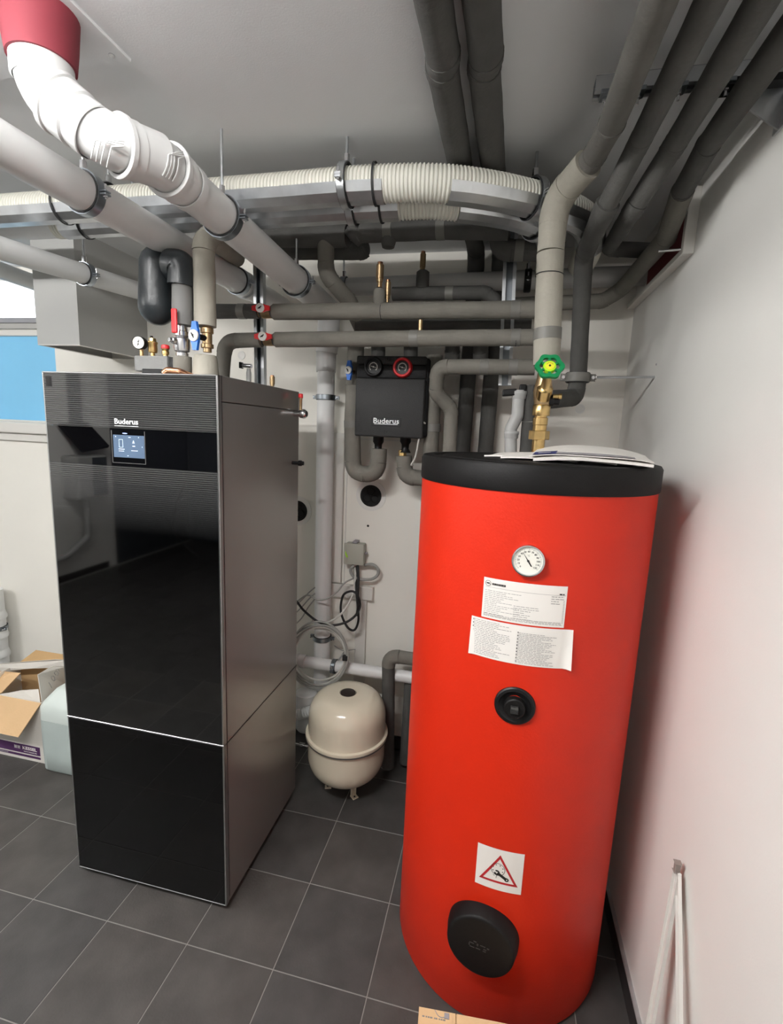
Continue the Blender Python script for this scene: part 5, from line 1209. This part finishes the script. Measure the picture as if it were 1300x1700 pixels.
# pencil mark / anchor on the right wall
bm = BM(); lathe(bm, [(0, .004), (.002, .003)], at(1090, 605, x=RX), (-1, 0, 0), 10); tag(obj('drill_hole', bm, 'greyprint', None), 'tiny drill hole in the right wall above the threaded rod', 'hole')
bm = BM(); lathe(bm, [(0, .006), (.001, .005)], at(611, 873, y=BY-.001), (0, -1, 0), 12); tag(obj('drill_hole', bm, 'inkblack', None), 'tiny dark drill hole in the back wall below the round opening', 'hole')

# ================================================================== BEHIND THE CAMERA (seen in the glass of the boiler)
dv = thing('wall_control_unit', 'wall control unit with slanted dark screen, reflected in the boiler glass', 'control unit', (LX+.1, -1.60, 1.0))
bm = BM(); poly(bm, [(LX+.04, -1.38, 1.56), (LX+.04, -1.72, 1.58), (LX+.16, -1.86, 1.34), (LX+.16, -1.52, 1.30)], (.02, 0, .02)); obj('slanted_screen', bm, 'black_satin', dv)
bm = BM(); box(bm, (LX, -1.80, .84), (LX+.20, -1.42, 1.27), .02, 2); obj('housing', bm, 'sheet', dv)
bm = BM(); box(bm, (LX+.2, -1.78, .86), (LX+.205, -1.60, 1.25)); obj('front_grille', bm, 'dark_wall', dv)
bm = BM(); box(bm, (LX, -1.66, 1.55), (LX+.06, -1.55, CZ)); obj('cable_duct', bm, 'dark_wall', dv)
bm = BM(); tube(bm, smooth_path([(LX+.08, -1.62, .84), (LX+.08, -1.62, .42), (LX+.08, -1.35, .28), (LX+.08, -.9, .24)], .08), .03, 16)
tag(obj('waste_pipe', bm, 'pvc_grey', None, True), 'grey waste pipe below the wall control unit, seen only as a reflection', 'pipe')
bm = BM(); tube(bm, catmull([(-3.13, FY+.02, 1.36), (-3.15, FY+.02, 1.1), (-3.30, FY+.02, .75), (-3.34, FY+.02, .5), (-3.15, FY+.02, .30), (-3.05, FY+.02, .24)], 8), .008, 8)
tag(obj('hanging_cable', bm, 'rubber', None, True), 'black cable hanging in the store room doorway, seen as a reflection', 'cable')

# ================================================================== LAMPS
def ceiling_lamp(label, c, L, strength):
    c = V(c); t = thing('ceiling_lamp', label, 'lamp', (c.x, c.y, CZ))
    bm = BM(); box(bm, (c.x-L/2-.03, c.y-.03, CZ-.028), (c.x+L/2+.03, c.y+.03, CZ), .004, 1); obj('housing', bm, 'white', t)
    for s_ in (-1, 1):
        bm = BM(); box(bm, (c.x+s_*(L/2+.012)-.012, c.y-.016, CZ-.078), (c.x+s_*(L/2+.012)+.012, c.y+.016, CZ-.026), .002, 1); obj('lamp_holder', bm, 'white', t)
    bm = BM(); tube(bm, [(c.x-L/2, c.y, CZ-.062), (c.x+L/2, c.y, CZ-.062)], .013, 12)
    m = mat('fluorescent_tube', (1.0, .99, .975), .5, emit=strength); obj('fluorescent_tube', bm, m, t, True)
    return t
lt = ceiling_lamp('long white ceiling lamp above and left of the camera, out of the frame', (-.95, .26, CZ), 1.15, 110)
la_ = area('tube_reflector_light', (0, 0, -.08), 1.15, .05, 34, (1.0, .99, .975)); la_.parent = lt; la_.location = V((0, 0, -.082))
ceiling_lamp('added unseen ceiling lamp brightening the left half of the room', (-2.9, -.2, CZ), 1.1, 290)  # added lamp, lifts the left wall and its reflection in the glass
ceiling_lamp('added unseen fill lamp on the ceiling behind the camera', (-1.6, -1.3, CZ), 1.1, 20)  # added fill, softens shade on surfaces facing the camera

# repeats of one kind share a group
GR = {'pipe_clamp': 'pipe clamps', 'brass_air_vent': 'brass air vents', 'ball_valve': 'ball valves', 'drain_pipe': 'white drain pipes', 'insulated_pipe': 'insulated pipes', 'insulated_riser': 'insulated risers over the boiler and tank',
      'heating_pipe': 'insulated heating pipes', 'cable': 'loose cables on the back wall', 'cable_tie': 'black straps round the ducts', 'ventilation_duct': 'corrugated ceiling ducts', 'ceiling_lamp': 'ceiling lamps', 'mounting_rail': 'steel mounting rails',
      'rail_clip': 'clips on the pipe rail', 'wall_outlet': 'round wall openings', 'drill_hole': 'drill holes', 'anchor_cap': 'painted wall caps'}
for o in bpy.data.objects:
    k = o.name.split('.')[0]
    if o.parent is None and 'label' in o and 'group' not in o and k in GR: o['group'] = GR[k]
